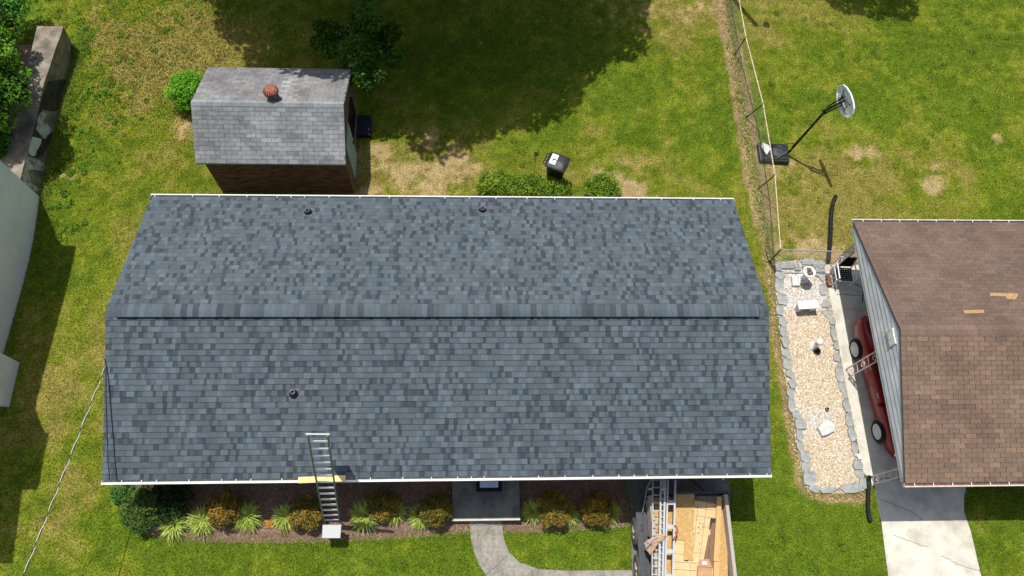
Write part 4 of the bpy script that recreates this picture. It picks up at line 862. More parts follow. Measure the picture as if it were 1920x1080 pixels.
for i, (u, v, s_, lab) in enumerate(CL):
    c = G(u, v, .12); c.z = .012 + float(TZ(c.x, c.y))
    if i < 3: o = clump(430, .48, 80 + i).build('grass_clump', M['leaf']); protos.append(o)
    else: o = protos[i % 3].copy(); COL.objects.link(o)
    o.location = c; o.rotation_euler = (0, 0, rng.uniform(0, 6)); o.scale = (s_, s_, s_); tag(o, lab, 'plant', 'strappy grass clumps in the front bed')
c = G(507, 983); b = clump(26, .16, 99); b.c = [lin((208, 140, 60))] * len(b.c); tag(b.build('dried_plant', M['leaf'], loc=None), 'small dried orange plant alone on the mulch left of the ladder', 'plant').location = (c.x, c.y, .012 + float(TZ(c.x, c.y)))
c = G(835, 965, .1); pl = thing('round_plaque', 'round pale blue garden plaque lying beside the porch under the brown shrub', 'plaque', (c.x, c.y, c.z - .08)); MB().lathe((0, 0, 0), [(0, 0), (.13, 0), (.13, .02), (.115, .03), (0, .03)], 28).build('disc', M['blue_disc'], pl)
b = MB().lathe((0, 0, 0), [(.1, .0315), (.106, .034), (.1, .0365), (.094, .034)], 24)
for k in range(7): a = k * .9; b.box((math.cos(a) * .05, math.sin(a) * .045, .034), (.05, .014, .006), rz=a * 1.3)
b.build('relief', M['siding'], pl)

# ------------------------------------------------------------------ roof ladder hoist
LB, LT = Vector((-3.02, -4.70, .95)), Vector((-2.60, -3.48, 5.6)); Ld = (LT - LB).normalized(); Lx = Vector((1, .02, 0)); Lx = (Lx - Ld * Lx.dot(Ld)).normalized(); Ln = Lx.cross(Ld)
ld = thing('roof_ladder', 'tall aluminium ladder hoist leaning on the front gutter, with a square plate at its foot', 'ladder', (LB.x, LB.y, 0)); hwid = .205
for s_ in (-1, 1): MB().beam(LB - Ld * .1 + Lx * s_ * hwid, LT + Ld * .35 + Lx * s_ * hwid, .028, .075, up=Ln).build('rail', M['alu_dull'], ld, world=True)
for k in range(14):
    p = LB + (LT - LB) * (k / 13); MB().beam(p - Lx * (hwid - .012), p + Lx * (hwid - .012), .05, .03, up=Ln).build('rung', M['white'], ld, world=True)  # aluminium rungs coloured white for the sunlight on their upper faces
p = LT + Ld * .36; MB().beam(p - Lx * .25, p + Lx * .25, .03, .03, up=Ln).build('top_bar', M['steel'], ld, world=True)
vd = (p - CAM).normalized(); b = MB(); A = [p - Lx * .2 + vd * .6, p + Lx * .2 + vd * .6, p + Lx * .2 + vd * 1.35, p - Lx * .2 + vd * 1.35]; nn = Lx.cross(vd).normalized() * .008
b.add([a + nn for a in A] + [a - nn for a in A], [(0, 1, 2, 3), (7, 6, 5, 4), (0, 4, 5, 1), (1, 5, 6, 2), (2, 6, 7, 3), (3, 7, 4, 0)]).build('shadow_panel', M['alu_dull'], ld, world=True)  # unseen panel along the view line, added to drop a shadow on the roof
q = GL([(605, 984), (640, 984), (638, 1009), (604, 1009)], 1.15); MB().prism([(a[0], a[1]) for a in q], 1.13, 1.16).build('foot_plate', mat('dull_plate', (178, 180, 180), .6), ld, world=True, bevel=.004)
b = MB(); cq = sum((Vector(a) for a in q), Vector()) / 4; b.box((cq.x, cq.y, .97), (.34, .26, .30)); b.build('winch_motor', M['black'], ld, world=True, bevel=.02)
for s_ in (-1, 1):
    f = LB - Ld * .05 + Lx * s_ * hwid; MB().beam(f, (f.x - s_ * -.03, f.y - .08, .42), .03, .05, up=(0, 1, 0)).build('leg', M['alu'], ld, world=True)
    MB().beam((cq.x + s_ * .15, cq.y - .1, 1.12), (cq.x + s_ * .17, cq.y - .14, .42), .03, .03, up=(0, 1, 0)).build('leg', M['alu'], ld, world=True)
a, b_ = G(559, 902, 2.95), G(648, 898.5, 2.95)
tag(MB().beam((a.x, a.y + .02, 2.955), (b_.x, b_.y + .02, 2.955), .15, .035).build('gutter_board', M['wood_pale'], bevel=.004), 'pale yellow board laid along the front gutter behind the ladder', 'board')

# ------------------------------------------------------------------ trailer and its load
tr = thing('trailer', 'black tandem axle utility trailer full of torn off wood sheets on the driveway', 'trailer', (6.5, -6.2, .02))
tx0, tx1, ty0, ty1 = 5.50, 7.62, -8.3, -4.16; tz = 1.18; fz = .62
b = MB().box(((tx0 + tx1) / 2, (ty0 + ty1) / 2, fz - .05), (tx1 - tx0, ty1 - ty0, .1)); b.build('floor', M['trailer_wood'], tr, world=True)
for x, nm in ((tx0 + .03, 'side_board'), (tx1 - .03, 'side_board')):
    MB().box((x, (ty0 + ty1) / 2, (tz + fz) / 2 + .0), (.09, ty1 - ty0 - .06, tz - fz)).build(nm, M['trailer_wood'], tr, world=True)
MB().box(((tx0 + tx1) / 2, ty0 + .02, .9), (tx1 - tx0, .04, .56)).build('tailgate', M['trailer_wood'], tr, world=True)
b = MB().box(((tx0 + tx1) / 2, ty1 + .03, 1.16), (tx1 - tx0 + .1, .06, .06)).box(((tx0 + tx1) / 2, ty1 + .03, .6), (tx1 - tx0 + .1, .06, .1))
for x in (tx0, tx1, (tx0 + tx1) / 2): b.box((x, ty1 + .03, .88), (.05, .05, .46))
for x in (tx0 - .03, tx1 + .03):
    b.box((x, (ty0 + ty1) / 2, .56), (.05, ty1 - ty0, .1))
    for k in range(5): b.box((x, ty0 + .1 + k * (ty1 - ty0 - .2) / 4, .78), (.035, .05, .36))
b.box((tx1 + .18, ty1 - .02, 1.1), (.3, .05, .05))
b.build('frame', M['trailer'], tr, world=True)
b = MB().beam((tx0 + .3, ty1 + .05, .52), ((tx0 + tx1) / 2, ty1 + 0.75, .5), .06, .08).beam((tx1 - .3, ty1 + .05, .52), ((tx0 + tx1) / 2, ty1 + .75, .5), .06, .08); b.build('drawbar', M['trailer'], tr, world=True)
for xs_, s_ in ((5.30, -1), (7.69, 1)):
    b = MB(); fy0, fy1 = -6.75, -4.52
    fw_ = .26 if s_ < 0 else .18; b.box((xs_, (fy0 + fy1) / 2, .76), (fw_, fy1 - fy0, .02)); b.box((xs_ + s_ * (fw_ / 2 - .002), (fy0 + fy1) / 2, .71), (.012, fy1 - fy0, .09)); b.box((xs_, fy1 + .005, .62), (.26, .012, .28)); b.box((xs_, fy0 - .005, .62), (.26, .012, .28)); b.box((xs_ - s_ * .05, (fy0 + fy1) / 2, .79), (.012, fy1 - fy0 - .2, .03)); 
    fo = b.build('fender', M['trailer'], tr, world=True)
    for y in (-5.0, -6.3): MB().box((xs_ , y, .776), (.05, .2, .012)).build('fender_step', M['black'], fo, world=True)
    for y in (-5.06, -6.02):
        xw = xs_ + s_ * (.06 if s_ < 0 else -.01)
        wl_ = MB().lathe((xw, y, .38), [(.22, -.11), (.34, -.11), (.375, -.07), (.375, .07), (.34, .11), (.22, .11), (.2, .02)] if s_ > 0 else [(.2, -.02), (.22, -.11), (.34, -.11), (.375, -.07), (.375, .07), (.34, .11), (.22, .11)], 30, 'X').build('wheel', M['tyre_dusty'], tr, world=True)
        r = MB().lathe((xw + s_ * .06, y, .38), [(0, 0), (.08, .02 * s_), (.1, .0), (.17, -.03 * s_), (.22, .03 * s_), (.215, -.04 * s_)], 26, 'X'); r.lathe((xw + s_ * .09, y, .38), [(.05, -.04 * s_), (.05, .03 * s_), (0, .04 * s_)], 14, 'X'); r.build('rim', M['rim_dusty'], wl_, world=True)
def slabpoly(name, px, z, th, m, label, cat, group=None, dz=None, marks=None, mm=None):
    P = []
    for i, (u, v) in enumerate(px): P.append(G(u, v, z + (dz[i] if dz else 0)))
    n = len(P); Q = [p_ - Vector((0, 0, th)) for p_ in P]; b = MB().add(P + Q, [tuple(range(n - 1, -1, -1)), tuple(range(n, 2 * n))] + [(i, (i + 1) % n, (i + 1) % n + n, i + n) for i in range(n)])
    o = b.build(name, m, loc=sum(P, Vector()) / n); tag(o, label, cat, group)
    if marks:
        k = MB()
        for (u0, v0, u1, v1, w_) in marks:
            zz = z + .003; k.beam(G(u0, v0, zz), G(u1, v1, zz), w_, .002)
        c = k.build('nail_line', mm or M['ink'], o, loc=None); c.location = -o.location
    return o
GW = 'torn off wood sheets in the trailer'
slabpoly('plywood_sheet', [(1221, 934), (1362, 940), (1366, 1150), (1222, 1150)], .86, .012, M['osb'], 'large golden chipboard sheet lying lowest across the trailer', 'wood sheet', GW)
slabpoly('plywood_sheet', [(1301, 938), (1347, 946), (1340, 1100), (1286, 1096)], 1.0, .012, M['ply'], 'pale plywood sheet with pencilled nail lines on the right side of the load', 'wood sheet', GW, marks=[(1304, 952, 1342, 957, .008), (1303, 967, 1334, 971, .008), (1326, 940, 1310, 1060, .007), (1309, 945, 1297, 1060, .007), (1298, 1036, 1335, 1038, .007)])
slabpoly('plywood_sheet', [(1263, 923), (1303, 926), (1300, 1010), (1300, 1050), (1282, 1050), (1283, 1013), (1260, 1012)], 1.04, .012, M['osb'], 'golden chipboard sheet with black stencil marks beside the white ladder rails', 'wood sheet', GW)
b = MB()
for k, (u, v) in enumerate([(1303, 928), (1304, 931), (1302, 934), (1304, 937), (1301, 941), (1306, 930), (1300, 945), (1299, 951), (1299, 958)]): b.box(G(u, v, 1.045), (.05 if k < 6 else .02, .022, .002), rz=.6 + k)
so = [o for o in bpy.data.objects if o.name.startswith('plywood_sheet')][-1]; c = b.build('stencil_mark', M['ink'], so); c.location = -so.location
b = MB()
for u, v in [(1312, 981), (1318, 983), (1317, 988), (1310, 989), (1314, 993), (1311, 999), (1301, 1001), (1312, 1020), (1308, 1000), (1320, 988)]: b.box(G(u, v, 1.006), (rng.uniform(.02, .05), .018, .006), rz=rng.uniform(0, 3))
so2 = bpy.data.objects['plywood_sheet.001']; c = b.build('splinter', M['ink'], so2); c.location = -so2.location
slabpoly('plywood_sheet', [(1262, 1013), (1284, 1014), (1283, 1052), (1310, 1054), (1307, 1130), (1254, 1130)], 1.02, .012, M['ply'], 'clean pale plywood sheet at the bottom edge, crossed by pencil lines', 'wood sheet', GW, marks=[(1258, 1053, 1306, 1056, .009), (1258, 1067, 1306, 1070, .009), (1262, 1038, 1282, 1040, .006), (1295, 1056, 1294, 1078, .006)])
slabpoly('lumber_board', [(1345, 931), (1353.5, 932), (1348, 1052), (1338, 1052)], 1.12, .035, M['lumber'], 'long new yellow board along the right side of the load, upper length', 'board', 'loose boards in the trailer')
slabpoly('lumber_board', [(1339, 1053), (1349, 1053), (1347, 1150), (1337, 1150)], 1.11, .035, M['lumber'], 'new yellow board at the bottom edge of the photo, in line below the long one', 'board', 'loose boards in the trailer')
slabpoly('old_board', [(1335, 975), (1341, 977), (1337, 1065), (1327, 1065)], 1.07, .04, M['grey_lumber'], 'weathered grey-brown board lying beside the long new yellow board', 'board', 'loose boards in the trailer')
slabpoly('old_board', [(1329, 1003), (1333, 1003), (1327, 1050), (1320, 1050)], 1.06, .03, M['grey_lumber'], 'short weathered board end left of the longer grey one', 'board', 'loose boards in the trailer')
slabpoly('dark_scrap', [(1333, 971), (1342, 972), (1341, 979), (1334, 980), (1332, 992), (1330, 990)], 1.1, .02, M['black'], 'torn black roofing scrap at the end of the weathered board', 'scrap')
cb = thing('cardboard_box', 'open tan cardboard box at the bottom right of the trailer load', 'box', tuple(G(1322, 1085, .9))); z = 1.12
pb = GL([(1309, 1062), (1336, 1064), (1336, 1110), (1306, 1110)], z); MB().prism([(a[0], a[1]) for a in pb], .92, z).build('carton', M['card'], cb, world=True); P = GL([(1311, 1049), (1329, 1048), (1336, 1064), (1309, 1062)], z + .03)
MB().add([tuple(p) for p in P] + [(p[0], p[1], p[2] - .006) for p in P], [(0, 1, 2, 3), (7, 6, 5, 4), (0, 4, 5, 1), (1, 5, 6, 2), (2, 6, 7, 3), (3, 7, 4, 0)]).build('flap', M['card'], cb, world=True)
slabpoly('paper_scrap', [(1316, 1052), (1325, 1052), (1327, 1059), (1317, 1060)], 1.17, .004, mat('lilac_paper', (196, 186, 204), .8), 'small lilac paper scrap on the flap of the cardboard box', 'paper')
# aluminium ladders on the load
def flat_ladder(name, label, u0, u1, vt, vb, z, rails, rung_sp, wall=.03, ht=.07, m='alu', off=0, plates=False, shorten=None):
    a0, a1 = G(u0[0], vt, z), G(u1[0], vt, z); b0, b1 = G(u0[1], vb, z), G(u1[1], vb, z); t = thing(name, label, 'ladder', tuple(Vector(((a0.x + a1.x) / 2, (a0.y + b0.y) / 2, z))), 0, 'aluminium ladders lying on the trailer')
    MB().beam(a0, b0, rails[0], ht).build('rail', M[m], t, world=True); MB().beam(a1, b1, rails[1], ht).build('rail', M[m], t, world=True)
    L = (b0 - a0).length; k = off
    while k < L - .05:
        p_, q_ = a0.lerp(b0, k / L), a1.lerp(b1, k / L); MB().beam(p_ + Vector((rails[0] / 2, 0, 0)), q_ - Vector((rails[1] / 2, 0, 0)), rung_sp[1], .03).build('rung', M[m], t, world=True); k += rung_sp[0]
    return t
flat_ladder('extension_ladder', 'wide aluminium ladder on the left of the load with thin rungs over the orange wood', (1224, 1221), (1240, 1234), 893, 1200, 1.34, (.022, .03), (.2, .022), off=.1)
flat_ladder('extension_ladder', 'narrow aluminium ladder section in the middle of the ladder stack, rungs close together', (1239, 1231.5), (1247, 1239), 888, 1200, 1.40, (.03, .05), (.155, .022), ht=.08, off=.05)
flat_ladder('extension_ladder', 'white edged aluminium ladder with broad flat plates, right-hand one of the ladder stack', (1252, 1243), (1266, 1258), 900, 1200, 1.33, (.045, .05), (.62, .11), off=.6)
b = MB(); 
for k in range(3): b.tube([G(1238 + k * 2, 888, 1.47), G(1243 + k * 1.5, 919, 1.45)], .012, 5)
b.box(G(1244, 918, 1.46), (.14, .08, .06)); tag(b.build('ladder_hook', M['steel']), 'bundle of steel hook bars clamped to the ladders near the gutter', 'hook')
b = MB(); b.box(G(1219, 917, 1.42), (.1, .05, .05)); b.tube([G(1205, 960, 1.0), G(1213, 915, 1.3), G(1222, 897, 1.4)], .012, 6); tag(b.build('strap_bar', M['steel']), 'thin steel bar running from the trailer wheel guard up to the ladders', 'bar')
# cloth bundle tied on the ladders
P = [(1206, 1018, 1.36), (1209, 1022, 1.34), (1212, 1030, 1.33), (1219, 1041, 1.36), (1227, 1030, 1.46), (1236, 1018, 1.5), (1247, 1008, 1.52), (1250, 1001, 1.54), (1242, 1000, 1.55), (1228, 1006, 1.5), (1214, 1012, 1.44)]
V = [G(*p_) for p_ in P]; c = G(1227, 1017, 1.56); V.append(c); V.append(c - Vector((0, 0, .14))); n = len(P); b = MB().add(V, [(i, (i + 1) % n, n) for i in range(n)] + [((i + 1) % n, i, n + 1) for i in range(n)])
rag = b.build('cloth_sheet', M['cloth'], smooth=False); rag.location = (0, 0, 0); tag(rag, 'crumpled tan paper sheet with blue print, tied across the trailer ladders', 'sheet')
sb = rag.modifiers.new('s', 'SUBSURF'); sb.levels = 2; sb.render_levels = 2; sb.subdivision_type = 'SIMPLE'
tx = bpy.data.textures.new('folds', 'CLOUDS'); tx.noise_scale = .09; dm = rag.modifiers.new('d', 'DISPLACE'); dm.texture = tx; dm.strength = .07
pr = MB().beam(G(1213, 1024, 1.56), G(1222, 1016, 1.60), .035, .004).beam(G(1222, 1014, 1.60), G(1234, 1007, 1.60), .015, .004).build('print', M['blueprint'], rag)
kn = MB().lathe(G(1244, 1004, 1.52), [(0, -.06), (.05, -.04), (.065, 0), (.045, .04), (0, .05)], 7).build('knot', M['cloth'], rag, smooth=True)
b = MB(); b.tube([G(1265, 985, 1.4), G(1269, 990, 1.42), G(1270.5, 996, 1.42), G(1268, 1004, 1.42), G(1264, 1010, 1.41), G(1262, 1013, 1.38)], .022, 8); tag(b.build('hose_loop', M['orange'], smooth=True), 'short bent rusty brown hose caught on the right edge of the ladder stack', 'hose')

# ------------------------------------------------------------------ wheeled bin
C4 = [Vector((3.21, 6.58, 0)), Vector((3.83, 6.31, 0)), Vector((3.61, 5.79, 0)), Vector((2.99, 6.11, 0))]; cc = sum(C4, Vector()) / 4
ax = (C4[1] - C4[0]).normalized(); rz = math.atan2(ax.y, ax.x); bn = thing('wheeled_bin', 'black wheeled rubbish bin with a white sticker on its lid, behind the house', 'bin', (cc.x, cc.y, 0), rz)
b = MB(); V = []
for z, hx_, hy_ in ((.03, .24, .2), (.06, .25, .21), (.5, .28, .24), (.96, .31, .27), (.97, .335, .295), (1.02, .335, .295)):
    for a in range(16):
        th = 2 * PI * (a + .5) / 16; cx_, sx_ = math.cos(th), math.sin(th); m_ = max(abs(cx_), abs(sx_)) ** .72; V.append((hx_ * cx_ / m_, hy_ * sx_ / m_, z))
b.add(V, [(16 * i + k, 16 * i + (k + 1) % 16, 16 * (i + 1) + (k + 1) % 16, 16 * (i + 1) + k) for i in range(5) for k in range(16)] + [tuple(range(15, -1, -1)), tuple(80 + k for k in range(16))]); b.build('bin_body', M['black'], bn)
b = MB(); V = []
for z, s_ in ((1.03, 1.08), (1.065, 1.09), (1.085, 1.0), (1.11, .82), (1.125, .5), (1.128, .1)):
    for a in range(20):
        th = 2 * PI * (a + .5) / 20; cx_, sx_ = math.cos(th), math.sin(th); m_ = max(abs(cx_), abs(sx_)) ** .8; V.append((.325 * s_ * cx_ / m_, .285 * s_ * sx_ / m_, z + .02 * math.cos(sx_ * 2) * (s_ < .9)))
b.add(V, [(20 * i + k, 20 * i + (k + 1) % 20, 20 * (i + 1) + (k + 1) % 20, 20 * (i + 1) + k) for i in range(5) for k in range(20)] + [tuple(range(19, -1, -1)), tuple(100 + k for k in range(20))]); lidb = b.build('lid', M['blackgloss'], bn, smooth=True)
st_ = MB().box((-.14, .01, 1.14), (.21, .38, .006)).build('sticker', M['white'], lidb)
b = MB()
for k, (x_, y_, w_, h_) in enumerate([(-.16, -.1, .07, .01), (-.16, -.03, .07, .01), (-.195, -.065, .01, .07), (-.125, -.065, .01, .07), (-.16, -.065, .03, .03), (-.14, .05, .13, .008), (-.14, .08, .13, .008), (-.14, .11, .1, .008)]): b.box((x_, y_, 1.1445), (w_, h_, .002))
b.build('print', M['grey_metal'], st_)
b = MB().tube([(-.34, -.2, 1.02), (-.42, -.2, 1.04), (-.42, .2, 1.04), (-.34, .2, 1.02)], .018, 8)
for y_ in (-.07, .07): b.tube([(-.33, y_, 1.03), (-.42, y_, 1.04)], .016, 6)
b.build('handle', M['black'], bn)
for y_ in (-.27, .27): MB().lathe((-.24, y_, .13), [(0, -.03), (.12, -.03), (.13, -.015), (.13, .015), (.12, .03), (0, .03)], 20, 'Y').build('wheel', M['black'], bn)
c = G(1001, 318); gs_ = thing('garden_stake', 'thin black metal garden stake with a flower-shaped top left of the wheeled bin', 'garden stake', tuple(c)); MB().tube([(0, 0, 0), (.01, -.02, .4), (.0, .0, .8), (0, 0, .98)], .009, 6).build('stem', M['black'], gs_)
b = MB()
for k in range(7): a = 2 * PI * k / 7; b.lathe((math.cos(a) * .06, math.sin(a) * .06, .98 + (k % 2) * .03), [(0, -.02), (.028, 0), (0, .02)], 8)
b.lathe((0, 0, 1.0), [(0, -.03), (.035, 0), (0, .03)], 8); b.build('flower_top', M['black'], gs_)

# ------------------------------------------------------------------ basketball hoop
bh_ = thing('basketball_hoop', 'portable basketball hoop with a grey fan-shaped backboard on a black base', 'basketball hoop', (10.93, 7.2, 0))
b = MB(); base = [(10.41, 7.6), (11.47, 7.52), (11.42, 6.8), (10.4, 6.87)]; b.prism(base, .0, .17); b.build('base_tank', M['black'], bh_, world=True, bevel=.05)
b = MB(); b.lathe((11.12, 7.2, .17), [(.27, 0), (.24, .03), (.1, .05), (0, .05)], 20); b.box((10.9, 6.95, .185), (.9, .04, .03)); b.box((10.9, 7.46, .185), (.9, .04, .03)); b.build('base_ribs', M['blackgloss'], bh_, world=True)
pb_ = Vector((11.44, 7.22, .16)); kn_ = Vector((11.78, 7.36, 2.4)); bc = Vector((12.17, 7.34, 2.9))
MB().tube([pb_, pb_.lerp(kn_, .5), kn_], [.045, .042, .04], 10).build('pole', M['black'], bh_, world=True)
b = MB()
for y_ in (-.06, .06):
    b.beam(kn_ + Vector((0, y_, .1)), bc + Vector((-.08, y_, .18)), .03, .04); b.beam(kn_ + Vector((-.04, y_, -.12)), bc + Vector((-.08, y_, -.1)), .03, .04)
b.tube([kn_ + Vector((-.02, -.07, .1)), kn_ + Vector((-.06, .07, -.1))], .02, 6); b.build('arm', M['black'], bh_, world=True)
b = MB().tube([(10.75, 7.47, .2), pb_ + (kn_ - pb_) * .22], .014, 6).tube([(10.95, 6.93, .2), pb_ + (kn_ - pb_) * .12], .014, 6); b.build('brace', M['black'], bh_, world=True)
wdir = Vector((.2, -.98, 0)).normalized(); nrm = Vector((.98, .2, 0)); up = Vector((0, 0, 1)); hw_ = .54
out = [(-hw_, .0), (-hw_ * .96, .12), (-hw_ * .8, .27), (-hw_ * .5, .36), (0, .40), (hw_ * .5, .36), (hw_ * .8, .27), (hw_ * .96, .12), (hw_, .0), (hw_ * .86, -.16), (hw_ * .55, -.3), (.2, -.36), (-.2, -.36), (-hw_ * .55, -.3), (-hw_ * .86, -.16)]
fp = [bc + wdir * a + up * h_ for a, h_ in out]; n = len(fp); b = MB().add([p_ + nrm * .0 for p_ in fp] + [p_ + nrm * .03 for p_ in fp], [tuple(range(n)), tuple(range(2 * n - 1, n - 1, -1))] + [(i, i + n, (i + 1) % n + n, (i + 1) % n) for i in range(n)])
bb = b.build('backboard', M['backboard'], bh_, world=True)
b = MB()
for i in range(n): b.beam(fp[i] - nrm * .012, fp[(i + 1) % n] - nrm * .012, .03, .03)
for k in range(9):
    a = -hw_ * .82 + k * hw_ * 1.64 / 8; t_ = .36 - .22 * (abs(a) / hw_) ** 2; b.beam(bc + wdir * a * .95 + up * t_ * .92 - nrm * .012, bc + wdir * a * .95 + up * t_ * .45 - nrm * .012, .02, .02)
    b.beam(bc + wdir * a * .8 - up * .1 - nrm * .012, bc + wdir * a * .7 - up * .26 - nrm * .012, .016, .02)
b.build('board_rib', M['white'], bb, world=True)
b = MB()
for a, c_ in (((-.2, .0), (.3, .22)), ((-.2, .05), (-.2, -.15)), ((.2, .05), (.2, -.15)), ((-.25, .05), (.25, .05)), ((-.25, -.15), (.25, -.15)), ((.0, -.15), (-.3, .26))): b.beam(bc + wdir * a[0] + up * a[1] - nrm * .045, bc + wdir * c_[0] + up * c_[1] - nrm * .045, .016, .016)
b.build('bracket', M['black'], bb, world=True)
rc_ = bc + nrm * .28 - up * .24; b = MB().tube([rc_ + Vector((math.cos(2 * PI * k / 24) * .23, math.sin(2 * PI * k / 24) * .23, 0)) for k in range(25)], .009, 6, cap=False); rim = b.build('rim', mat('dark_rim', (60, 52, 46), .5), bh_, world=True)
b = MB()
for k in range(12):
    a = 2 * PI * k / 12; b.tube([rc_ + Vector((math.cos(a) * .23, math.sin(a) * .23, 0)), rc_ + Vector((math.cos(a + .4) * .17, math.sin(a + .4) * .17, -.2)), rc_ + Vector((math.cos(a) * .12, math.sin(a) * .12, -.4))], .003, 3)
b.build('net', M['white'], rim, world=True)
tag(MB().prism([tuple(G(u, v, .2))[:2] for u, v in ((1428, 268), (1440, 273), (1444, 281), (1437, 292), (1432, 285), (1427, 276))], .20, .26).build('sandbag', M['pale_stone'], bevel=.02), 'pale grey weight bag lying on the black base of the basketball hoop', 'bag')

# ------------------------------------------------------------------ chain link fence
PB = [(1355, -35, 1373, -70), (1377, 102.5, 1398.7, 70), (1398.7, 221, 1431, 195), (1421, 355, 1453, 328), (1442, 492, 1463.7, 468)]
fn = thing('chain_link_fence', 'thin chain link fence with a pale top rail running down between the two yards', 'fence', (10.25, 7, 0)); tops = []; bots = []
for u, v, a, c_ in PB:
    p0 = G(u, v); p1 = G(a, c_, 1.12); MB().tube([p0, p1, p1 + Vector((0, 0, .04))], [.022, .022, .012], 8).build('post', mat('fence_post', (88, 86, 80), .6, metal=.3) if 'fence_post' not in bpy.data.materials else bpy.data.materials['fence_post'], fn, world=True); tops.append(p1); bots.append(p0)
RM = mat('pale_rusty_rail', (222, 206, 184), .6, c2=(176, 150, 124), scale=9)
MB().tube([tops[0] + (tops[0] - tops[1]) * .6] + tops, .017, 8).build('top_rail', RM, fn, world=True)
e2 = G(1602, 473, 1.12); fn2 = thing('chain_link_fence', 'short cross run of chain link fence behind the gravel garden, ending at the carport', 'fence', tuple(Vector(((tops[-1].x + e2.x) / 2, e2.y, 0))))
MB().tube([tops[-1] + Vector((.03, 0, 0)), e2], .02, 8).build('top_rail', M['steel'], fn2, world=True); MB().tube([(e2.x, e2.y, 0), e2], .022, 8).build('post', M['steel'], fn2, world=True)
def mesh_wire(A0, A1, B0, B1, parent, sp=.09):
    b = MB(); L = (B0 - A0).length; H = 1.05; n = int((L + H) / sp)
    P = lambda s, z: (A0.lerp(B0, s / L)).lerp(A1.lerp(B1, s / L), z / H * .96)
    for sgn in (1, -1):
        for k in range(n):
            s0 = k * sp - (H if sgn > 0 else 0); s1 = s0 + H * 1.0; z0, z1 = 0, H
            if sgn < 0: s0, s1 = k * sp, k * sp - H
            # clip to 0..L
            if s0 < 0: z0 = z0 + (0 - s0) / (s1 - s0) * H; s0 = 0
            if s1 < 0: z1 = z0 + (0 - s0) / (s1 - s0) * (H - z0); s1 = 0
            if s0 > L and sgn < 0: z0 = (L - s0) / (s1 - s0) * H; s0 = L
            if s1 > L and sgn > 0: z1 = z0 + (L - s0) / (s1 - s0) * (H - z0); s1 = L
            if z1 - z0 < .02 or s0 > L or s1 > L + .01: continue
            b.tube([P(s0, z0 + .03), P(s1, z1)], .0014, 3, cap=False)
    b.build('wire_mesh', M['steel'], parent, world=True)
for i in range(4): mesh_wire(bots[i], tops[i], bots[i + 1], tops[i + 1], fn)
mesh_wire(bots[-1], tops[-1], Vector((e2.x, e2.y, 0)), e2, fn2)
b = MB(); p = G(1442, 492); b.tube([p, G(1434, 466, .6)], .015, 6).tube([p + Vector((.03, .02, .02)), G(1463.7, 468, 1.0)], .02, 6); b.build('corner_brace', bpy.data.materials['fence_post'], fn, world=True)
# unseen post with a globe, added to cast a shadow by the fence
ps, fs_ = G(1418, 48), G(1437, 47); hz_ = 5.2; bx_, by_ = ps.x - SX * hz_, ps.y - SY * hz_
t = thing('shadow_post', 'unseen square post with a hanging globe, added beyond the top edge for its shadow', 'post', (bx_, by_, 0)); MB().box((0, 0, hz_ / 2), (.13, .13, hz_)).build('post_shaft', M['bark'], t)
fx_, fy_ = fs_.x - SX * 5.0 - bx_, fs_.y - SY * 5.0 - by_; MB().tube([(0, 0, hz_ - .08), (fx_ * .5, fy_ * .5, hz_ + .05), (fx_, fy_, hz_ - .02)], .018, 6).build('arm', M['black'], t); MB().lathe((fx_, fy_, 5.0), [(0, -.15), (.1, -.12), (.13, 0), (.1, .12), (0, .15)], 14).build('globe', M['black'], t, smooth=True)

# ------------------------------------------------------------------ corrugated drain pipes
def corr(name, pts, r, label):
    P = [Vector(p_) for p_ in pts]; fine = []; rs = []; k = 0
    for i in range(len(P) - 1):
        m_ = max(2, int((P[i + 1] - P[i]).length / .022))
        for j in range(m_):
            f = j / m_; a_, b1, c1, d1 = P[max(i - 1, 0)], P[i], P[i + 1], P[min(i + 2, len(P) - 1)]
            fine.append(.5 * ((2 * b1) + (c1 - a_) * f + (2 * a_ - 5 * b1 + 4 * c1 - d1) * f * f + (3 * b1 - a_ - 3 * c1 + d1) * f ** 3)); rs.append(r * (1.05 if k % 2 else .9)); k += 1
    b = MB().tube(fine, rs, 14, cap=False); b.lathe(fine[0], [(0, 0), (.01, .01)], 4); return tag(b.build(name, M['black']), label, 'pipe')
corr('drain_pipe', [G(u, v, z) for u, v, z in ((1567, 367, .1), (1561, 385, .08), (1558, 410, .08), (1557, 440, .08), (1555, 470, .09), (1553, 491, .12))], .068, 'curved black corrugated drain pipe on the lawn behind the carport')
corr('drain_pipe', [G(u, v, z) for u, v, z in ((1630, 893, .25), (1629, 905, .12), (1628, 925, .08), (1627.5, 948, .08), (1629, 965, .08), (1633, 979, .08))], .06, 'short black corrugated drain pipe at the front carport post beside the driveway')

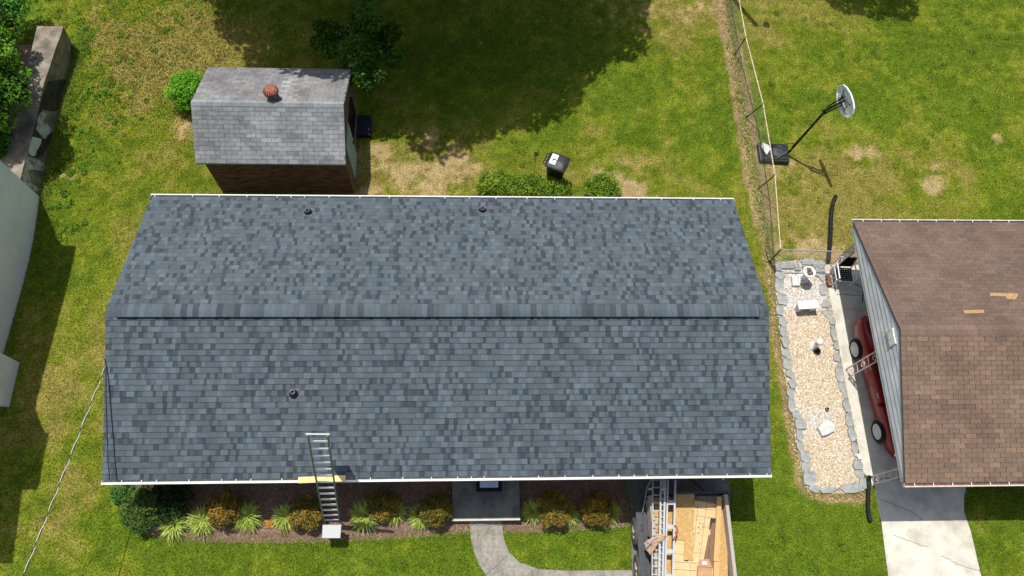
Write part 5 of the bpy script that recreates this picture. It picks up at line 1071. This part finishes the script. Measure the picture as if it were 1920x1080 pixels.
# ------------------------------------------------------------------ gravel garden
def stone(label, u, v, lx, ly, h, rz=0, m='stone', name='edging_stone', group='flat grey stones edging the gravel garden'):
    c = G(u, v); n = rng.choice((5, 6, 7, 8)); b = bmesh.new(); ring = []; P = []
    for k in range(n):
        a = 2 * PI * (k + rng.uniform(-.36, .36)) / n; q_ = max(abs(math.cos(a)), abs(math.sin(a))) ** .6; lx_ = lx * 1.08; P.append((lx_ / 2 * math.cos(a) / q_ * rng.uniform(.82, 1.05), ly * 1.28 / 2 * math.sin(a) / q_ * rng.uniform(.82, 1.05)))
    b.free(); mb = MB(); mb.add([(x, y, h * rng.uniform(.8, 1.05)) for x, y in P] + [(x * 1.05, y * 1.05, -.02) for x, y in P] + [(0, 0, h * rng.uniform(.95, 1.1))], [(k, (k + 1) % n, 2 * n) for k in range(n)] + [(k + n, (k + 1) % n + n, (k + 1) % n, k) for k in range(n)])
    o = mb.build(name, M[m], bevel=.008); o.location = (c.x, c.y, 0); o.rotation_euler = (0, 0, rz); return tag(o, label, 'stone', group)
ORD = ['first', 'second', 'third', 'fourth', 'fifth', 'sixth', 'seventh', 'eighth', 'ninth', 'tenth', 'eleventh', 'twelfth', 'thirteenth', 'fourteenth', 'fifteenth', 'sixteenth', 'seventeenth', 'eighteenth', 'nineteenth', 'twentieth']
left = [(1461, 517, .34, .26), (1461, 537, .28, .5), (1466, 562, .34, .34), (1462, 584, .27, .3), (1467, 604, .32, .28), (1467, 623, .24, .3), (1471, 642, .3, .34), (1473, 663, .3, .3), (1476, 683, .28, .34), (1480, 701, .26, .3), (1484, 720, .3, .26), (1481, 739, .22, .28), (1483, 759, .22, .4), (1492, 779, .26, .26), (1499, 795, .34, .3), (1498, 816, .22, .36), (1499, 838, .22, .3), (1508, 856, .3, .28), (1510, 875, .26, .32), (1517, 897, .38, .42)]
for i, (u, v, a, c_) in enumerate(left): stone('flat grey edging stone, %s from the top on the left side of the gravel garden' % ORD[i], u, v, a, c_, rng.uniform(.07, .12), rng.uniform(-.12, .12) - .06)
right = [(1541, 519, .26, .3), (1544, 543, .3, .34), (1548, 566, .2, .16), (1547, 573, .3, .16), (1551, 589, .3, .28), (1560, 604, .18, .2), (1561, 626, .2, .4), (1567, 650, .16, .2), (1568, 671, .24, .24), (1573, 699, .28, .5), (1578, 725, .2, .34), (1584, 740, .16, .24), (1586, 762, .2, .34), (1591, 788, .2, .42), (1596, 812, .26, .42), (1602, 842, .2, .38), (1608, 872, .3, .28), (1611, 889, .3, .22)]
for i, (u, v, a, c_) in enumerate(right): stone('flat grey edging stone, %s from the top on the right side beside the carport slab' % ORD[i], u, v, a, c_, rng.uniform(.05, .10), rng.uniform(-.12, .12) - .06)
for i, (u, v, a, c_, lab) in enumerate([(1476, 500, .5, .2, 'long grey stone at the back left of the gravel garden'), (1494, 503, .22, .2, 'small grey stone in the middle of the back row of the garden'), (1507, 503, .16, .16, 'smallest grey stone of the back row, left of the white urn'), (1533, 497, .42, .26, 'broad slab at the back right of the garden by the drain pipe'), (1515, 493, .5, .2, 'pale slab behind the white urn'), (1534, 511, .26, .4, 'tilted grey slab right of the white urn'), (1459, 504, .2, .2, 'grey stone at the foot of the fence corner post'),
          (1525, 917, .32, .2, 'mottled dark stone at the bottom left corner of the garden'), (1552, 918, .58, .17, 'long grey stone in the bottom row of the garden, left one'), (1596, 916, .72, .24, 'longest grey stone in the bottom row of the garden'), (1618, 906, .24, .28, 'squarish grey stone at the bottom right corner of the garden')]): stone(lab, u, v, a, c_, .09, rng.uniform(-.1, .1))
o = stone('large pale angular rock lying on the gravel in the lower garden', 1546, 804, .52, .34, .16, .4, 'pale_stone', 'pale_rock', None)
def pebbles(N=30000):
    P = np.array([p[:2] for p in GARDEN]); x = nrng.uniform(P[:, 0].min(), P[:, 0].max(), N); y = nrng.uniform(P[:, 1].min(), P[:, 1].max(), N); k = inpoly(x, y, GARDEN); x = x[k]; y = y[k]; n = len(x)
    r = nrng.uniform(.009, .027, n); a = nrng.uniform(0, 2 * PI, n); el = nrng.uniform(.55, 1, n); base = np.array([[1, 0, 0], [0, 1, 0], [-1, 0, 0], [0, -1, 0], [0, 0, 1]], float) 
    ca, sa = np.cos(a), np.sin(a); V = []
    for bx, by, bz in base:
        X = bx * r; Y = by * r * el; V.append(np.stack([x + X * ca - Y * sa, y + X * sa + Y * ca, .012 + bz * r * .8 + 0 * x], 1))
    V = np.stack(V, 1).reshape(-1, 3); i = np.arange(n) * 5; F = np.concatenate([np.stack([i + q, i + (q + 1) % 4, i + 4], 1) for q in range(4)])
    cols = np.array([lin(c) for c in [(218, 202, 174), (202, 180, 148), (234, 226, 210), (178, 152, 120), (226, 212, 186), (206, 198, 184), (238, 236, 230)]]); wh = np.array([lin(c) for c in [(226, 226, 226), (206, 208, 210), (238, 238, 236), (188, 190, 194)]])
    C = cols[nrng.integers(0, len(cols), n)]; W = wh[nrng.integers(0, 4, n)]; c1, c2 = G(1500, 535), G(1533, 785); wz = fbm(x, y, .5, 3, 8) - .5
    pw = np.clip((y - 1.75 + wz * .9) * 3.5 + .8, 0, 1) * .97; pw = np.maximum(pw, np.clip(1.25 - np.hypot((x - c2.x) / 1.1, (y - c2.y) * 1.2) / .55 + wz, 0, 1) * .8)
    C = np.where((nrng.random(n) < pw)[:, None], W, C) * nrng.uniform(.5, 1.0, (n, 1)); tag(tri_mesh('pebbles', V, F, np.concatenate([C] * 4), M['pebble']), 'cream and white pebbles filling the gravel garden', 'pebbles', kind='stuff')
pebbles()
c = G(1516, 571, .4); bt = thing('stone_bench', 'small white stone bench standing on the gravel', 'bench', (c.x, c.y, 0), R(3)); MB().box((0, 0, .37), (.66, .27, .055)).build('seat', M['white_stone'], bt, bevel=.01)
for s_ in (-1, 1): MB().box((s_ * .22, 0, .17), (.09, .2, .345)).build('leg', M['white_stone'], bt, bevel=.01)
c = G(1500, 524); ur = thing('garden_urn', 'white pedestal urn with dark plants at the top of the gravel garden', 'urn', (c.x + .05, c.y, 0), R(8)); MB().box((0, 0, .06), (.3, .3, .12)).build('plinth', M['white_stone'], ur, bevel=.01)
MB().lathe((0, 0, .12), [(.1, 0), (.07, .04), (.06, .2), (.09, .28), (.15, .36), (.19, .48), (.2, .52), (.17, .52), (.15, .46), (0, .44)], 24).build('bowl', M['white_stone'], ur, smooth=True)
b = MB()
for k in range(16): a = rng.uniform(0, 2 * PI); r = rng.uniform(.03, .13); b.lathe((r * math.cos(a), r * math.sin(a), .6), [(0, -.04), (.035, 0), (0, .035)], 6)
b.build('plants', mat('dry_plant', (58, 46, 46), .9, c2=(130, 118, 116), scale=30), ur)
c = G(1484.5 + 5, 527); bk = c; b = MB().box((bk.x, bk.y - .03, .06), (.24, .34, .12)); tag(b.build('stone_block', M['pale_stone'], bevel=.01), 'low grey block standing on the white gravel left of the urn', 'block')
c = G(1525, 650); lt_ = thing('garden_lamp', 'white garden ornament, a short column topped with a round white ball', 'garden lamp', tuple(c)); MB().lathe((0, 0, 0), [(.13, 0), (.13, .05), (.075, .08), (.065, .34), (.08, .38), (0, .39)], 22).build('column', M['white_stone'], lt_, smooth=True); MB().lathe((0, 0, .48), [(0, -.11)] + [(.11 * math.sin(PI * k / 10), -.11 * math.cos(PI * k / 10)) for k in range(1, 10)] + [(0, .11)], 22).build('ball', M['white'], lt_, smooth=True)
c = G(1531, 659); b = MB()
for k in range(8): a = 2 * PI * k / 8; b.beam((c.x, c.y, .05), (c.x + math.cos(a) * .1, c.y + math.sin(a) * .1, .05), .02, .02)
b.tube([(c.x + math.cos(2 * PI * k / 20) * .1, c.y + math.sin(2 * PI * k / 20) * .1, .05) for k in range(21)], .018, 6, cap=False); tag(b.build('iron_wheel', M['black']), 'small dark spoked iron wheel lying at the foot of the white ball ornament', 'wheel')
c = G(1549, 768); tag(MB().lathe(tuple(c), [(.055, 0), (.055, .1), (.04, .1), (.035, .03), (0, .03)], 16).build('pipe_cap', M['grey_metal']), 'short grey pipe end sticking up from the white gravel above the rock', 'pipe')
c = G(1608, 857); tag(MB().box((c.x, c.y, .09), (.1, .16, .05), rz=.3).build('white_block', M['white'], bevel=.01), 'small white block lying on the edging stones near the front carport post', 'block')

# ------------------------------------------------------------------ webbed chair and second chair under the carport
ch = thing('webbed_chair', 'white framed garden chair with black woven webbing beside the rusty carport post', 'chair', (12.42, 2.62, .04), R(-2)); fr_ = M['white']
for s_ in (-1, 1):
    x_ = s_ * .27; MB().tube([(x_, .28, .0), (x_, .22, .45), (x_, .36, .9)], .013, 8).build('leg', fr_, ch); MB().tube([(x_, -.28, 0), (x_, -.24, .42), (x_, -.24, .62)], .013, 8).build('leg', fr_, ch); MB().tube([(x_, -.26, .62), (x_ * 1.06, 0, .645), (x_, .27, .62)], .02, 8).build('armrest', fr_, ch); MB().tube([(x_, -.25, .4), (x_, .22, .38)], .012, 8).build('seat_rail', fr_, ch)
MB().tube([(-.27, .36, .9), (0, .37, .93), (.27, .36, .9)], .013, 8).build('top_bar', fr_, ch); MB().tube([(-.27, -.25, .4), (.27, -.25, .4)], .013, 8).build('front_bar', fr_, ch)
for nm, f_ in (('seat', lambda u, v: Vector((-.25 + .5 * u, -.25 + .46 * v, .405))), ('backrest', lambda u, v: Vector((-.25 + .5 * u, .225 + .13 * v, .47 + .42 * v)))):
    b = MB()
    for k in range(7):
        c0 = (k + .5) / 7; b.beam(f_(0, c0), f_(1, c0), .043, .004, up=(0, -.3, 1)); b.beam(f_(c0, 0) + Vector((0, -.004, .006)), f_(c0, 1) + Vector((0, -.004, .006)), .043, .004, up=(0, -.3, 1))
    b.build(nm, M['black'], ch)
c2_ = thing('patio_chair', 'thin black metal patio chair half hidden under the carport roof', 'chair', (13.25, 2.2, .04), R(12))
for s_ in (-1, 1):
    MB().tube([(s_ * .26, -.3, 0), (s_ * .26, -.05, .25), (s_ * .26, .28, .95)], .014, 7).build('side_frame', M['black'], c2_); MB().tube([(s_ * .26, .3, 0), (s_ * .26, .1, .25), (s_ * .26, -.25, .45)], .014, 7).build('leg', M['black'], c2_)
MB().box((0, -.05, .43), (.5, .44, .015)).build('seat', M['black'], c2_); MB().beam((0, .16, .5), (0, .29, .93), .5, .012, up=(0, -1, .3)).build('backrest', M['black'], c2_)

# ------------------------------------------------------------------ overhead service cable
a = Vector((-8.3, -.35, 3.35)); e = G(38, 1080, 4.2); d = (e - a); pts = []; n = 260
for s_, m_, r in ((0, 'cable_white', .008), (1, 'cable', .009)):
    P = []
    for k in range(n + 1):
        f = k / n * 2.6; p_ = a + d * f; p_.z -= .12 * math.sin(PI * min(1, f / 2.6)); w_ = f * 55 + s_ * PI; P.append(p_ + Vector((math.cos(w_) * .013, 0, math.sin(w_) * .013)))
    pts.append((P, m_, r))
sc = thing('service_cable', 'twisted overhead cable running from the left roof edge to the bottom left corner', 'cable', tuple(a))
for P, m_, r in pts: MB().tube(P, r, 5, cap=False).build('strand', M[m_], sc, world=True)
MB().tube([(a.x + .1, a.y, 2.9), (a.x - .02, a.y, 3.0), (a.x, a.y, 3.36)], .02, 6).build('wall_bracket', M['grey_metal'], sc, world=True)
pe = a + d * 2.6; up_ = thing('utility_pole', 'wooden utility pole beyond the lower left corner carrying the overhead cable', 'pole', (pe.x, pe.y, 0)); MB().tube([(0, 0, -.2), (0, 0, 7.2)], [.15, .11], 12).build('pole_shaft', M['bark'], up_)
